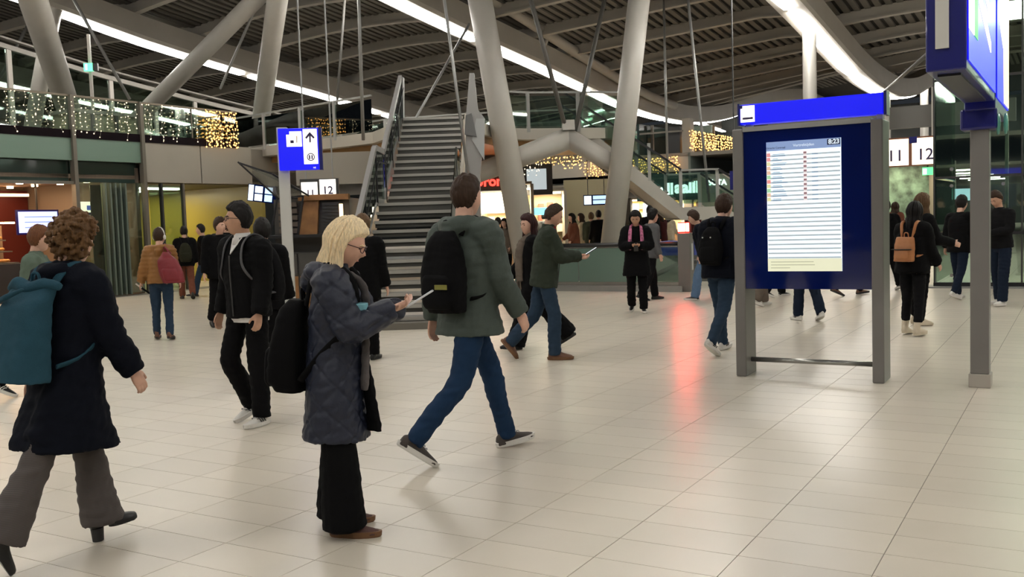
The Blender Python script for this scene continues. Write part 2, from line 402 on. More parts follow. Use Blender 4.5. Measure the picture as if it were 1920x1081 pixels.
# fascia pieces, beige panels
for a, b in ((12.5, 15.35), (15.4, 17.35)):
    MB().box(PW - .12, PW + .02, a, b, 3.42, 3.98).build('fascia_panel', M_GREENF, wl)
    MB().box(PW - .3, PW - .2, a, b, 2.9, 3.42).build('fascia_glass', mat('dark_green_glass', (.03, .05, .042), .08), wl)
for a, b in ((17.45, 19.35), (19.39, 21.3)):
    MB().box(PW - .12, PW + .02, a, b, 2.92, 4.0).build('cladding_panel', M_PANEL, wl)
for q in (12.45, 15.37, 17.4):
    MB().box(PW - .06, PW + .1, q - .05, q + .05, 0, 5.0).build('mullion', M_FRAME, wl)
MB().box(PW - .06, PW + .05, 12.45, 15.37, 2.84, 2.91).build('transom', M_FRAME, wl)
MB().box(PW - .4, PW + .35, 5, 21.3, -.02, .004).build('threshold_strip', mat('dark_threshold', (.16, .15, .13), .5), wl)
# glazing of the shop and its sliding-door stack
MB().box(PW - .03, PW, 15.42, 17.35, .05, 2.9).build('shop_pane', M_GLASS, wl)
for k in range(5):
    q = 16.15 + k * .15
    MB().box(PW - .08, PW + .09, q, q + .045, .03, 2.88).build('door_leaf_edge', mat('grey_green_frame', (.13, .165, .14), .35, .3), wl)
MB().box(PW - .45, PW - .42, 16.1, 16.85, .05, 2.85).build('door_leaf', mat('door_glass_dark', (.02, .028, .024), .1), wl)
# passage with its glass door and yellow walls
M_YELL = mat('yellow_wall', (.34, .275, .055), .3, var=.10, vscale=.5)
pas = struct(MB().box(PW - 6.8, PW - .3, 21.95, 22.1, 0, 2.95).build('wall_passage', M_YELL, rz=-TH))
struct(MB().box(PW - 6.9, PW - 6.7, 17.2, 22.1, 0, 2.95).build('wall_passage_back', M_YELL, rz=-TH))
MB().box(PW - 6.8, PW - .15, 17.5, 22.1, 2.9, 3.0).build('passage_ceiling', mat('passage_ceiling', (.10, .085, .05), .6), pas)
for k in range(3):
    MB().box(PW - 5.6 + k * 1.7, PW - 5.48 + k * 1.7, 18.2 + .2 * k, 20.4, 2.84, 2.895).build('ceiling_light', M_LAMP2, pas)
MB().box(PW - .05, PW - .02, 17.6, 18.7, .03, 2.85).build('passage_door_pane', M_GLASSG, pas)
MB().box(PW - .08, PW + .03, 18.68, 18.74, 0, 2.9).build('passage_door_post', M_FRAME, pas)
MB().box(PW - .08, PW + .03, 17.95, 18.0, 0, 2.9).build('passage_door_post', M_DARKM, pas)
MB().tube([(PW - 1, 19.3, .05), (PW - 2.2, 19.4, .95), (PW - 4, 19.5, .95)], .03, 8).build('passage_handrail', M_DARKM, pas, smooth=True)
# bakery interior
M_WARMW = mat('bakery_wall', (.34, .22, .14), .6)
bk = struct(MB().box(PW - 5.1, PW - 5.0, 8.5, 17.4, 0, 3.3).build('wall_bakery', M_WARMW, rz=-TH))
struct(MB().box(PW - 5, PW - .2, 17.3, 17.42, 0, 3.3).build('wall_bakery_side', mat('bakery_side', (.22, .17, .13), .6), rz=-TH))
MB().box(PW - 5.0, PW - .2, 8.5, 17.3, 3.0, 3.1).build('bakery_ceiling', mat('bakery_ceil', (.28, .21, .15), .6), bk)
MB().box(PW - 4.98, PW - 4.8, 15.9, 17.28, 0, 2.9).build('red_panel', mat('dark_red_panel', (.10, .012, .008), .5), bk)
for a in range(4):
    for b in range(4):
        MB().tube([(PW - 1.0 - a * 1.1, 13.0 + b * 1.15, 3.0), (PW - 1.0 - a * 1.1, 13.0 + b * 1.15, 2.94)], .085, 10).build('downlight', M_WARM, bk)
MB().box(PW - 4.4, PW - 4.3, 10, 17, 2.72, 2.80).build('cove_light', lamp_mat('cove', (1, .62, .38), 2.0), bk)
def L_area(name, loc, size, power, col, rot=(0, 0, 0), size_y=None):
    l = bpy.data.lights.new(name, 'AREA'); l.energy = power; l.color = col; l.size = size
    if size_y: l.shape = 'RECTANGLE'; l.size_y = size_y
    o = bpy.data.objects.new(name, l); COL.objects.link(o); o.location = loc; o.rotation_euler = rot; return o
L_area('bakery_ceiling_lamp', HW(PW - 2.4, 14.2, 2.9), 4, 170, (1, .66, .38), (0, 0, -TH), 5)
L_area('passage_ceiling_lamp', HW(PW - 4.2, 20.6, 2.8), 2.5, 70, (1, .86, .52), (0, 0, -TH), 1.6)
# balustrade of the upper floor with fairy lights
bal = hthing('balcony_balustrade', 'glass balustrade of the upper floor above the bakery, hung with fairy lights', 'balustrade', PW, 17, 4.0)
for a, b in ((-11, -7.6), (-7.55, -4.6), (-4.55, -1.63), (-1.6, .38), (.42, 2.1), (2.14, 3.75)):
    MB().box(-.01, .01, a, b, .03, .96).build('glass_pane', M_GLASS, bal)
    MB().box(-.02, .025, a - .035, a, 0, .98).build('post', M_FRAME, bal)
MB().box(-.03, .03, -11, 3.8, .96, 1.01).build('handrail', mat('bronze_rail', (.20, .17, .13), .35, .5), bal)
MB().box(-.10, .04, -11, 3.8, -.04, .16).build('valance', M_PLUM, bal)
M_FAIRY = lamp_mat('fairy_bulb', (1, .80, .50), 3.2, sample=False)
M_FAIRYO = lamp_mat('fairy_bulb_gold', (1, .50, .13), 3.4, sample=False)
M_WIRE = mat('fairy_wire', (.35, .33, .28), .5)
def fairy(name, label, a, b, z0, z1, n, m, ragged=.2, r=.017, hang=True):
    """strings of bulbs hanging between the plan points a and b (world), wires included"""
    a, b = Vector(a), Vector(b); d = b - a
    o = MB(); w = MB(); nn = (Vector((d.y, -d.x, 0))).normalized()
    if nn.y > 0: nn = -nn
    for i in range(n):
        t = (i + random.uniform(.1, .9)) / n; base = d * t + nn * random.uniform(.02, .12)
        lo = z0 + random.random() * (z1 - z0) * ragged
        k = max(2, int((z1 - lo) / .11)); prev = None
        for j in range(k):
            z = z1 - (z1 - lo) * (j + random.random() * .5) / k
            pnt = base + Vector((random.uniform(-.05, .05), random.uniform(-.03, .03), z)); o.octa(pnt, r * random.uniform(.7, 1.2))
            if prev is not None: w.tube([prev, pnt], .003, 3, caps=False)
            prev = pnt
    ob = o.build(name, m, loc=a); tag(ob, label, 'fairy lights', kind='stuff')
    if hang:
        wo = w.build('wire', M_WIRE, ob)
    return ob
fairy('fairy_lights', 'white fairy light strings on the balustrade above the bakery', HW(PW + .06, 8, 0), HW(PW + .06, 19.3, 0), 3.92, 4.95, 62, M_FAIRY, .3, .015)
fairy('fairy_lights', 'dense golden fairy light square at the right end of the bakery balustrade', HW(PW + .06, 19.45, 0), HW(PW + .06, 20.75, 0), 3.85, 4.95, 20, M_FAIRYO, .1, .024)
# glazed screen of the upper floor with mullions, behind the struts
PU = -31.5
gs = struct(MB().box(PU - .05, PU + .05, 8, 60, 3.95, 4.1).build('wall_upper_screen', M_FRAME, rz=-TH))
for dz, hh in ((-.95, .16), (-.62, .06)):
    MB().rings([[(PU - .1, q, G(q) + dz), (PU + .1, q, G(q) + dz), (PU + .1, q, G(q) + dz + hh), (PU - .1, q, G(q) + dz + hh)] for q in np.arange(8, 50, 2)]).build('head_rail', mat('screen_rail', (.27, .25, .22), .5), gs)
for k in range(15):
    q = 16.5 + k * 2.0
    MB().box(PU - .07, PU + .07, q - .08, q + .08, 4.1, G(q) - .9).build('mullion', M_RIB, gs)
    MB().prism_x([(q + .1, 4.12), (q + 1.9, 4.12), (q + 1.9, G(q + 1.9) - .95), (q + .1, G(q + .1) - .95)], PU - .01, PU + .01).build('pane', glass('dark_screen_glass', (.62, .72, .66), .03), gs)
struct(MB().box(-66, -65.8, -10, 92, 0, 10).build('wall_far_left', mat('night_wall', (.03, .035, .035), .5), rz=-TH))
struct(MB().box(-66, 40, 91, 91.2, 0, 10.5).build('wall_far', mat('far_wall', (.045, .05, .047), .5), rz=-TH))
struct(MB().box(-60, PU - 8, 33, 33.2, 4, 7.5).build('wall_upper_room', mat('olive_wall', (.28, .26, .17), .6), rz=-TH))
ub = hthing('upper_kiosk', 'olive-walled shop unit on the upper floor behind the fairy lights', 'shop unit', -24.6, 17.9, 4.0)
MB().box(-1.0, 0, 0, 2.6, 0, 1.05).build('wall', mat('olive_wall', (.28, .26, .17), .6), ub)
MB().box(-1.05, .08, -.08, 2.68, 1.05, 1.15).build('roof', M_PANEL, ub)
for k in range(3): MB().box(0, .05, .5 + k * .8, .6 + k * .8, .0, 1.05).build('pilaster', M_DARKM, ub)
# exit lamp on the upper floor
ex = thing('exit_sign', 'small green lit exit sign on a post at the upper left', 'sign', at(167, 126, 33))
MB().box(-.16, .14, -.05, .05, -.13, .13).build('lit_face', lamp_mat('exit_green', (.12, .75, .35), 1.6), ex)
MB().box(-.10, -.04, -.06, -.05, -.09, .09).build('pictogram', lamp_mat('exit_white', (.8, 1, .85), 1.5), ex)
MB().box(.14, .30, -.05, .05, -.12, .12).build('bracket', M_BLACK, ex)
MB().bar((0, .1, -2.4), (0, .1, 1.1), .09).build('post', M_RIB, ex)
# ================================================================ staircase up to the bridge
XL, XR = -2.45, -1.03
st = thing('metal_staircase', 'grey metal staircase with open treads and glass sides climbing to the bridge', 'staircase', (0, 0, 0))
M_TREAD = mat('tread_metal', (.24, .235, .215), .38, .3, var=.1, vscale=6)
M_NOSE = mat('tread_nosing', (.42, .40, .36), .35, .4)
M_RISER = mat('riser_plate', (.085, .08, .07), .5)
steps = [(15.0 + .3 * i, 2.0 / 12 * (i + 1)) for i in range(12)] + [(19.8 + .3 * i, 2.0 + 2.1 / 13 * (i + 1)) for i in range(13)]
for i, (y, z) in enumerate(steps):
    dep = 1.24 if i == 11 else .31
    t = MB().box(XL, XR, y, y + dep, z - .045, z).build('tread', M_TREAD, st)
    MB().box(XL + .003, XR - .003, y - .012, y, z - .055, z + .002).build('nosing', M_NOSE, t)
    if 0 < i < 11: MB().box(XL + .01, XR - .01, y + .05, y + .06, z - .125, z - .045).build('riser', M_RISER, t)  # dark half plates added to darken the open gaps under the treads
    if i in (0, 11) or i > 11: MB().box(XL + .01, XR - .01, y + .02, y + .03, z - (.165 if i != 11 else .2), z - .05).build('riser', M_RISER if i > 1 else M_TREAD, t)
MB().box(XL - .2, XR + .15, 14.72, 15.05, 0, .1).build('base_plinth', mat('plinth', (.13, .12, .10), .5), st)
M_STRG = mat('stringer_steel', (.33, .325, .31), .35, .3)
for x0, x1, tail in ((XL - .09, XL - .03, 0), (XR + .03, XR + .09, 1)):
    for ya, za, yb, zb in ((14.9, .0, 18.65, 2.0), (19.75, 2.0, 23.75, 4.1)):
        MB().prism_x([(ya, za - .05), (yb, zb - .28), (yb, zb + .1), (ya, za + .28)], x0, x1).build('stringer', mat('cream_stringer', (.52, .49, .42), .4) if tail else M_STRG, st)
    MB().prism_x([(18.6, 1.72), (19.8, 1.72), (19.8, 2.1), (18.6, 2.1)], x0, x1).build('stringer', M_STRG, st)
xg = XL - .06
for ya, za, yb, zb in ((15.3, .25, 18.55, 2.08), (18.62, 2.1, 19.75, 2.1), (19.85, 2.12, 23.7, 4.15)):
    n = 3 if yb - ya > 2 else 1
    for k in range(n):
        y0, y1 = ya + (yb - ya) * k / n + .02, ya + (yb - ya) * (k + 1) / n - .02
        z0, z1 = za + (zb - za) * k / n, za + (zb - za) * (k + 1) / n
        for xx in (xg, XR + .06):
            if xx > -2 and ya > 19: continue
            MB().prism_x([(y0, z0), (y1, z1), (y1, z1 + .92), (y0, z0 + .92)], xx - .008, xx + .008).build('side_glass', M_GLASS, st)
    MB().bar((xg, ya, za + .95), (xg, yb, zb + .95), .085, .11).build('handrail', M_STRG, st)
    MB().bar((xg + .07, ya, za + .70), (xg + .07, yb, zb + .70), .022).build('inner_rail', M_BLACK, st)
for y, z in ((15.35, .3), (16.9, 1.2), (18.5, 2.05), (19.9, 2.15), (21.2, 2.9), (22.5, 3.55), (23.6, 4.1)):
    MB().bar((xg + .03, y, z - .1), (xg + .03, y, z + .92), .03).build('baluster', M_BLACK, st)
MB().prism_y([(-2.62, 4.0), (-2.47, 4.0), (-2.43, 5.1), (-2.47, 5.1)], 23.6, 23.9).build('newel', M_STRG, st)
# faceted steel fin on the right of the upper flight
fin = thing('steel_fin', 'tall faceted grey steel fin standing right of the upper stair flight', 'panel', at(888, 330, 20.3))
P = lambda x, y, Y=20.3: at(x, y, Y) - at(888, 330, 20.3)
mb = MB()
fr = [P(872, 330), P(900, 330), P(909, 222), P(896, 205), P(889, 137), P(880, 137), P(874, 215)]
mb.rings([[v + Vector((.0, .22, 0)) for v in fr], fr]); mb.build('fin_plate', M_STRG, fin)
mb = MB(); fr = [P(871, 252, 20.2), P(894, 256, 20.2), P(884, 212, 20.2), P(873, 216, 20.2)]
mb.rings([[v + Vector((0, .06, 0)) for v in fr], fr]); mb.build('fin_facet', mat('fin_shaded', (.15, .15, .145), .3, .4), fin)  # flat plate, the facet's shaded side put into its colour
mb = MB(); fr = [P(885, 262, 20.25), P(908, 300, 20.25), P(909, 222, 20.25), P(893, 222, 20.25)]
mb.rings([[v + Vector((0, .04, 0)) for v in fr], fr]); mb.build('fin_facet', mat('fin_lit', (.42, .43, .42), .3, .3), fin)  # flat plate, the facet's lit side put into its colour
mb = MB(); fr = [P(868, 560), P(905, 560), P(900, 330), P(872, 330)]
mb.rings([[v + Vector((0, .22, 0)) for v in fr], fr]); mb.build('fin_foot', M_STRG, fin)
# ================================================================ bridge
br = thing('pedestrian_bridge', 'pale upper-level bridge behind the metal staircase with glass railing and posts', 'bridge', (0, 0, 0))
front = [(-15.5, 37.2), (-11.5, 33.6), (-8.73, 31.2), (-6.0, 28.7), (-3.62, 26.6), (-2.6, 24.0), (-.9, 24.0), (-.2, 26.6), (.6, 27.1), (2.0, 27.4), (3.2, 27.7)]
back = [(3.3, 30.9), (2.4, 31.4), (-1.0, 31.5), (-4.0, 32.5), (-7.5, 36.0), (-12.5, 41.5)]
MB().prism(front + back, 3.80, 4.10).build('deck', mat('bridge_deck', (.46, .43, .37), .45), br)
MB().prism([(x * 1.0, y + .5) for x, y in front] + back, 3.62, 3.80).build('soffit', mat('bridge_soffit', (.42, .24, .10), .45), br)  # the orange light on the soffit is put into its colour
M_POSTB = mat('bridge_post', (.34, .34, .32), .4, .2)
def edge(pl, zr, name, gl=M_GLASS, step=1.5, gap=()):
    for (x0, y0), (x1, y1) in zip(pl, pl[1:]):
        a, b = Vector((x0, y0, 0)), Vector((x1, y1, 0)); L = (b - a).length; n = max(1, round(L / step))
        MB().bar(a + Vector((0, 0, zr)), b + Vector((0, 0, zr)), .05).build('handrail', M_POSTB, br)
        for k in range(n):
            u, v = a.lerp(b, k / n), a.lerp(b, (k + 1) / n)
            MB().hexa([u + Vector((0, -.008, 4.15)), v + Vector((0, -.008, 4.15)), v + Vector((0, .008, 4.15)), u + Vector((0, .008, 4.15)), u + Vector((0, -.008, zr - .1)), v + Vector((0, -.008, zr - .1)), v + Vector((0, .008, zr - .1)), u + Vector((0, .008, zr - .1))]).build('rail_glass', gl, br)
            MB().bar(u + Vector((0, 0, 4.0)), u + Vector((0, 0, zr)), .11, .05).build('post', M_POSTB, br)
edge(front[1:5], 5.08, 'f'); edge(front[7:11], 5.08, 'f'); edge([back[1], back[2], back[3], back[4], back[5]], 5.05, 'b', step=2.2)
fairy('fairy_lights', 'cluster of pale fairy lights behind the bridge railing left of the stairs', (-9.5, 38.6, 0), (-4.2, 32.9, 0), 4.1, 5.0, 46, M_FAIRY, .2, .02)
fairy('fairy_lights', 'pale fairy lights under the bridge just right of the staircase fin', (-1.0, 31.8, 0), (1.1, 31.6, 0), 2.9, 3.5, 22, M_FAIRY, .4, .02)
fairy('fairy_lights', 'garland of lights hanging below the bridge left of the stairs', (-6.3, 29.6, 0), (-3.4, 27.6, 0), 3.35, 3.62, 26, M_FAIRY, .6, .016)
# stair flight going down to the right of the bent beam
sr = thing('side_staircase', 'side stair flight descending right from the bridge with glass and black handrails', 'staircase', (0, 0, 0))
def zx(x): return 4.1 - (x - 2.3) * (2.2 / 2.55) if x < 4.85 else 1.9 if x < 5.9 else max(0, 1.9 - (x - 5.9) * .72)
ya, yb = 27.6, 30.2
for i in range(13):
    x = 2.3 + i * (2.55 / 13); MB().box(x, x + .25, ya + .1, yb - .1, zx(x) - .2, zx(x) - .15).build('tread', M_TREAD, sr)
MB().prism_y([(2.1, 3.78), (4.85, 1.50), (5.9, 1.50), (8.6, -.02), (8.9, .1), (5.95, 1.75), (4.9, 1.75), (2.25, 4.05)], ya, yb).build('soffit_plate', mat('stair_soffit', (.30, .275, .24), .4), sr)
for y in (ya - .03, yb):
    MB().prism_y([(2.1, 3.70), (4.85, 1.44), (5.9, 1.44), (8.6, -.02), (9.1, .05), (5.98, 1.80), (4.9, 1.80), (2.25, 4.12)], y, y + .05).build('stringer', M_WHITE2, sr)
    for a, b in ((2.3, 3.1), (3.14, 3.95), (4.0, 4.82), (4.9, 5.85), (5.95, 7.4), (7.45, 8.7)):
        MB().prism_y([(a, zx(a) + .02), (b, zx(b) + .02), (b, zx(b) + .88), (a, zx(a) + .88)], y + .02, y + .035).build('side_glass', M_GLASS, sr)
        MB().bar((b + .02, y + .02, zx(b) - .1), (b + .02, y + .02, zx(b) + .95), .09, .05, up=(0, 1, 0)).build('baluster', M_POSTB, sr)
    MB().bar((1.6, y - .03, 5.12), (4.85, y - .03, 2.86), .055).build('handrail', M_BLACK, sr)
    MB().bar((4.85, y - .03, 2.84), (5.9, y - .03, 2.84), .05).build('handrail', M_POSTB, sr)
    MB().bar((5.9, y - .03, 2.84), (8.7, y - .03, .98), .055).build('handrail', M_BLACK, sr)
# ================================================================ escalator barrier and its post with the red lamp
es = hthing('escalator_barrier', 'green glass escalator barrier with black top rail behind the walking man in brown boots', 'barrier', -9.4, 19.3)
MB().box(-2.3, 2.25, -.14, .22, 0, .12).build('kerb', M_GREY, es)
MB().box(-2.2, 2.2, -.05, .05, .12, .2).build('base_rail', mat('satin_steel', (.35, .35, .33), .25, .8), es)
M_ESC = mat('escalator_panel', (.13, .20, .165), .12, spec=.7)
MB().prism_y([(-1.7, .2), (-.2, .2), (-.2, .93), (-1.15, .93)], -.015, .015).build('glass_panel', M_ESC, es)
MB().prism_y([(-.17, .2), (1.2, .2), (1.2, .93), (-.17, .93)], -.015, .015).build('glass_panel', M_ESC, es)
MB().prism_y([(1.23, .2), (2.2, .2), (2.2, .93), (1.23, .93)], -.015, .015).build('glass_panel', M_GLASSG, es)
MB().tube([(-2.0, 0, .25), (-1.62, 0, .62), (-1.15, 0, .97), (-.9, 0, 1.0), (2.2, 0, 1.0)], .045, 10).build('handrail', M_BLACK, es, smooth=True)
MB().box(-.9, 2.2, -.02, .02, .93, .96).build('top_channel', mat('satin_steel', (.35, .35, .33), .25, .8), es)
MB().box(-2.3, 2.3, 3.0, 3.1, -.4, .85).build('far_side', mat('escalator_side', (.10, .105, .10), .3), es)
MB().box(1.3, 2.2, .8, 1.6, .72, 1.02).build('blue_cover', mat('blue_cover', (.02, .045, .30), .4), es)
MB().tube([(.9, .5, .1), (1.6, 1.4, .5), (2.1, 2.2, .55)], .06, 8).build('inner_handrail', M_BLACK, es, smooth=True)
rp = hthing('barrier_post', 'grey square post with glowing red lamp on top beside the escalator', 'post', -7.12, 19.35)
MB().box(-.13, .13, -.13, .13, 0, 1.22).build('post_body', M_POST, rp, bevel=.01)
MB().box(.135, .14, -.04, .05, .45, 1.0).build('notice', mat('notice_white', (.5, .5, .5), .5), rp)
MB().box(-.12, .12, -.1, .02, 1.22, 1.44).build('lamp_housing', mat('red_housing', (.25, .01, .01), .4), rp)
M_RED = lamp_mat('red_lamp', (1.0, .06, .04), 110)
MB().box(-.115, .035, -.125, -.1, 1.25, 1.42).build('red_lamp', M_RED, rp)
MB().box(.06, .115, -.125, -.1, 1.25, 1.42).build('red_lamp', M_RED, rp)
# ================================================================ building at the back: upper room, shops below
QB, PB = 38.0, -13.8
bb = struct(MB().box(-30, PB, QB, QB + .2, 3.35, 4.05).build('wall_back_fascia', mat('back_fascia', (.34, .31, .265), .5), rz=-TH))
struct(MB().box(-30, 10, QB, 62, 3.95, 4.1).build('floor_back_upper', M_SLAB, rz=-TH))
struct(MB().box(-30, 12, QB + .1, 75, 2.95, 3.05).build('ceiling_back', mat('low_ceiling', (.26, .23, .19), .45), rz=-TH))
for i, (p, q) in enumerate([(-16 + 2.9 * a, QB + 3 + 4.2 * b) for a in range(5) for b in range(5)]):
    MB().box(p - .9, p + .9, q - .06, q + .06, 2.90, 2.96).build('ceiling_light', M_LAMP2, bb)
ur = struct(MB().box(-24, PB - .2, QB + 3.9, QB + 4.05, 4.1, 5.45).build('wall_upper_room_back', mat('curtain_wall', (.30, .25, .19), .6), rz=-TH))
for k in range(9):
    MB().tube([(-23 + k * 1.02, QB + 3.8, 4.1), (-23 + k * 1.02, QB + 3.8, 5.1)], .07, 6).build('curtain_fold', mat('gold_curtain', (.42, .30, .12), .6), ur)
MB().box(-24, PB - .2, QB + 3.5, QB + 3.7, 5.1, 5.45).build('green_fascia', M_GREENF, ur)
MB().box(-24, PB - .2, QB + .02, QB + .06, 4.95, 5.02).build('rail', M_FRAME, ur)
MB().box(PB - .35, PB, QB + .3, QB + .75, 4.1, 5.5).build('corner_pier', M_PANEL, ur)
MB().box(PB - 1.0, PB - .45, QB + .3, QB + .6, 4.1, 5.2).build('dark_door', M_BLACK, ur)
fairy('fairy_lights', 'golden fairy light band on the far balcony left of the departure board', HW(PB, QB + .1, 0), HW(PB + .2, 45.5, 0), 4.15, 4.98, 75, M_FAIRYO, .15, .03)
fairy('fairy_lights', 'golden fairy lights hanging over the far shops behind the leaning column', HW(-18.4, QB - .15, 0), HW(-14.1, QB - .15, 0), 3.15, 3.95, 55, M_FAIRYO, .5, .028)
fairy('fairy_lights', 'golden fairy lights seen under the bent beam', (.9, 33, 0), (2.5, 32.6, 0), 3.15, 3.65, 26, M_FAIRYO, .6, .024)
# glazed curtain wall on the right of the far balcony
cw = struct(MB().box(PB, PB + .1, QB, 62, 2.9, 4.1).build('wall_back_glazed', mat('back_edge', (.12, .15, .14), .4), rz=-TH))
for k in range(8):
    MB().box(PB - 2, PB - 1.9, QB + 1 + k * 2.6, QB + 1.12 + k * 2.6, 4.1, 5.4).build('mullion', M_FRAME, cw)
MB().box(PB - 2.2, PB - 2.1, QB, 62, 4.1, 5.4).build('dark_glazing', mat('dark_teal_glass', (.02, .035, .035), .1), cw)
# far shop row under the low ceiling
def shop(lab, x0, x1, Y, z1, wall, light, power, shelves=3):
    a, b = at(x0, 430, Y), at(x1, 430, Y); w = b.x - a.x
    t = thing('shop_unit', lab, 'shop', (a.x + w / 2, Y, 0))
    MB().box(-w / 2, w / 2, 1.9, 2.0, 0, z1).build('back_wall', wall, t)
    MB().box(-w / 2, w / 2, 0, 2.0, z1, z1 + .08).build('soffit', M_PANEL, t)
    for s in (-1, 1): MB().box(s * w / 2 - .05, s * w / 2 + .05, 0, 2.0, 0, z1).build('side_wall', M_PANEL, t)
    MB().box(-w / 2 + .1, w / 2 - .1, 1.0, 1.3, z1 - .06, z1 - .01).build('light_panel', light, t)
    MB().box(-w / 2 + .15, w / 2 - .15, .9, 1.5, 0, .95).build('counter', mat('counter_brown', (.14, .09, .06), .5), t)
    for k in range(shelves): MB().box(-w / 2 + .2, w / 2 - .2, 1.6, 1.9, 1.1 + k * .42, 1.14 + k * .42).build('shelf', M_FRAME, t)
    for k in range(int(w / .32)):
        for r in range(shelves):
            c = random.choice([(.5, .32, .08), (.45, .06, .04), (.55, .5, .4), (.12, .25, .12), (.6, .45, .15)])
            MB().box(-w / 2 + .25 + k * .32, -w / 2 + .45 + k * .32, 1.62, 1.85, 1.14 + r * .42, 1.14 + r * .42 + random.uniform(.12, .30)).build('goods_box', mat('goods_%.2f_%.2f' % (c[0], c[1]), c, .5), t)
    L_area('shop_lamp', (a.x + w / 2, Y + .7, z1 - .1), max(.4, w - .3), power, (1, .82, .55), (0, 0, 0), 1.2)
    return t
W_CREAM = mat('cream_lit_wall', (.62, .50, .30), .5)
s1 = shop('brightly lit shop under the red script sign right of the stairs', 900, 1000, 31.5, 2.75, W_CREAM, lamp_mat('shop_panel', (1, .84, .6), 9), 260)
MB().box(-.85, -.05, .25, .32, 1.85, 2.5).build('lit_menu_panel', lamp_mat('menu_white', (1, .9, .74), 3.2), s1)
rs = thing('shop_sign', 'red glowing script sign on the fascia above the bright shop', 'sign', at(924, 340, 30.2))
MB().box(-.75, .95, .1, 1.4, -.28, .75).build('sign_board', mat('dark_board', (.08, .075, .065), .5), rs)
text('lettering', 'Uroms', .42, lamp_mat('red_neon', (1, .03, .02), 5), rs, (0, .08, 0), bold=.012)
s2 = shop('shop with yellow shelves behind the dark-haired woman', 1000, 1062, 33.5, 2.55, W_CREAM, lamp_mat('shop_panel', (1, .84, .6), 9), 120)
MB().box(-.9, .3, -.05, .02, 1.75, 2.0).build('cyan_sign', lamp_mat('cyan_sign', (.25, .75, 1), 1.2), s2)
lb = thing('advert_cube', 'dark glazed advert box with pale picture below the golden lights', 'screen', at(1005, 345, 32.4))
MB().box(-.55, .55, 0, .5, -.35, .65).build('case', M_DARKM, lb)
MB().box(-.30, .35, -.03, 0, -.18, .5).build('picture', lamp_mat('pale_advert', (.45, .52, .55), .7), lb)
struct(MB().box(-.05, 1.6, 0, .15, 0, 3.0).build('wall_back_pier', mat('olive_pier', (.34, .30, .19), .5), loc=(at(1062, 430, 36).x, 36, 0)))
s3 = shop('pale lit shop opening left of the second leaning column', 1096, 1150, 38, 2.3, W_CREAM, lamp_mat('shop_panel', (1, .84, .6), 9), 150)
s4 = shop('far shop with tall yellow panels behind the red lamp', 1185, 1290, 47, 2.4, mat('yellow_lit_wall', (.6, .45, .18), .5), lamp_mat('shop_panel', (1, .84, .6), 9), 300)
for k in range(6): MB().box(-1.3 + k * .5, -1.0 + k * .5, -.1, -.05, .9, 2.2).build('lit_panel', lamp_mat('yellow_panel', (1, .72, .32), .9) if k > 1 else lamp_mat('white_panel', (.85, .95, 1), 1.3), s4)
s5 = shop('dim shop row behind the departure board', 1300, 1640, 44, 2.6, mat('dim_wall', (.22, .18, .14), .5), lamp_mat('shop_panel', (1, .84, .6), 9), 220)
# departure monitor on rods
mo = thing('monitor', 'blue departure monitor hanging left of the second leaning column', 'screen', at(1118, 374, 30))
MB().box(-.39, .39, 0, .1, -.17, .15).build('case', M_DARKBLUE, mo)
MB().box(-.37, -.15, -.01, 0, -.14, .12).build('lit_area', lamp_mat('monitor_white', (.75, .9, 1), 1.1), mo)
for k in range(2): MB().box(-.10, .34, -.01, 0, -.13 + .14 * k, -.02 + .14 * k).build('lit_area', lamp_mat('monitor_blue', (.5, .72, 1), 1.0), mo)
for x in (-.25, .25): MB().bar((x, .05, .15), (x, .05, 1.5), .02).build('rod', M_DARKM, mo)
# white neon lettering on the far right shops
ne = thing('neon_sign', 'white glowing lettering seen through the side stair glass', 'sign', at(1268, 352, 40))
text('lettering', 'ka.ll', .62, lamp_mat('neon_white', (.85, 1, .97), 2.6), ne, (-.95 + .35, 0, -.05), bold=.025)
text('lettering', 'aallB', .66, lamp_mat('neon_white', (.85, 1, .97), 2.6), ne, (.55, 0, 0), bold=.03)
MB().box(-1.6, 1.4, .05, .12, -.5, .6).build('board', mat('teal_board', (.03, .07, .065), .3), ne)
n2 = thing('neon_sign', 'small white capitals on the wall left of the departure board', 'sign', at(1345, 342, 34))
text('lettering', 'SUTA', .26, lamp_mat('neon_white', (.85, 1, .97), 2.6), n2, (0, 0, 0), bold=.01)
MB().box(-.6, .7, .03, .3, -at(1345, 342, 34).z, .3).build('board', M_PANEL, n2)
bs = hthing('blue_hanging_sign', 'narrow blue sign edge left of the departure board', 'sign', *WH(at(1372, 338, 26))[:3])
MB().box(-.05, .05, 0, .5, -.25, .25).build('sign_case', M_BLUE, bs); MB().bar((0, .25, .25), (0, .25, 5.2), .03).build('rod', M_DARKM, bs)
# ================================================================ departure board
QF = 9.3
bd = hthing('departure_board', 'big blue timetable board with bright white screen on two grey posts', 'display board', -2.23, QF)
for a, b in ((-.70, -.595), (.575, .68)):
    MB().box(a, b, 0, .34, 0, 2.40).build('post', M_POST, bd, bevel=.012)
MB().tube([(-.6, .17, .15), (.58, .17, .15)], .024, 12).build('foot_bar', mat('satin_steel', (.35, .35, .33), .25, .8), bd, smooth=True)
pn = MB().box(-.595, .575, .02, .22, .86, 2.37).build('panel', M_DARKBLUE, bd)
MB().box(-.597, .577, 0, .24, 2.37, 2.415).build('top_trim', M_GREY, bd)
M_SCREEN = mat('screen_white', (.35, .38, .40), .2, emit=.92, ecol=(.82, .94, 1.0))
x0, x1, z0, z1 = -.37, .315, 1.03, 2.255
sc = MB().box(x0, x1, .005, .02, z0, z1).build('screen', M_SCREEN, bd)
pr = lambda nm, c, e: mat(nm, tuple(v * .3 for v in c), .4, emit=e * .66, ecol=c)
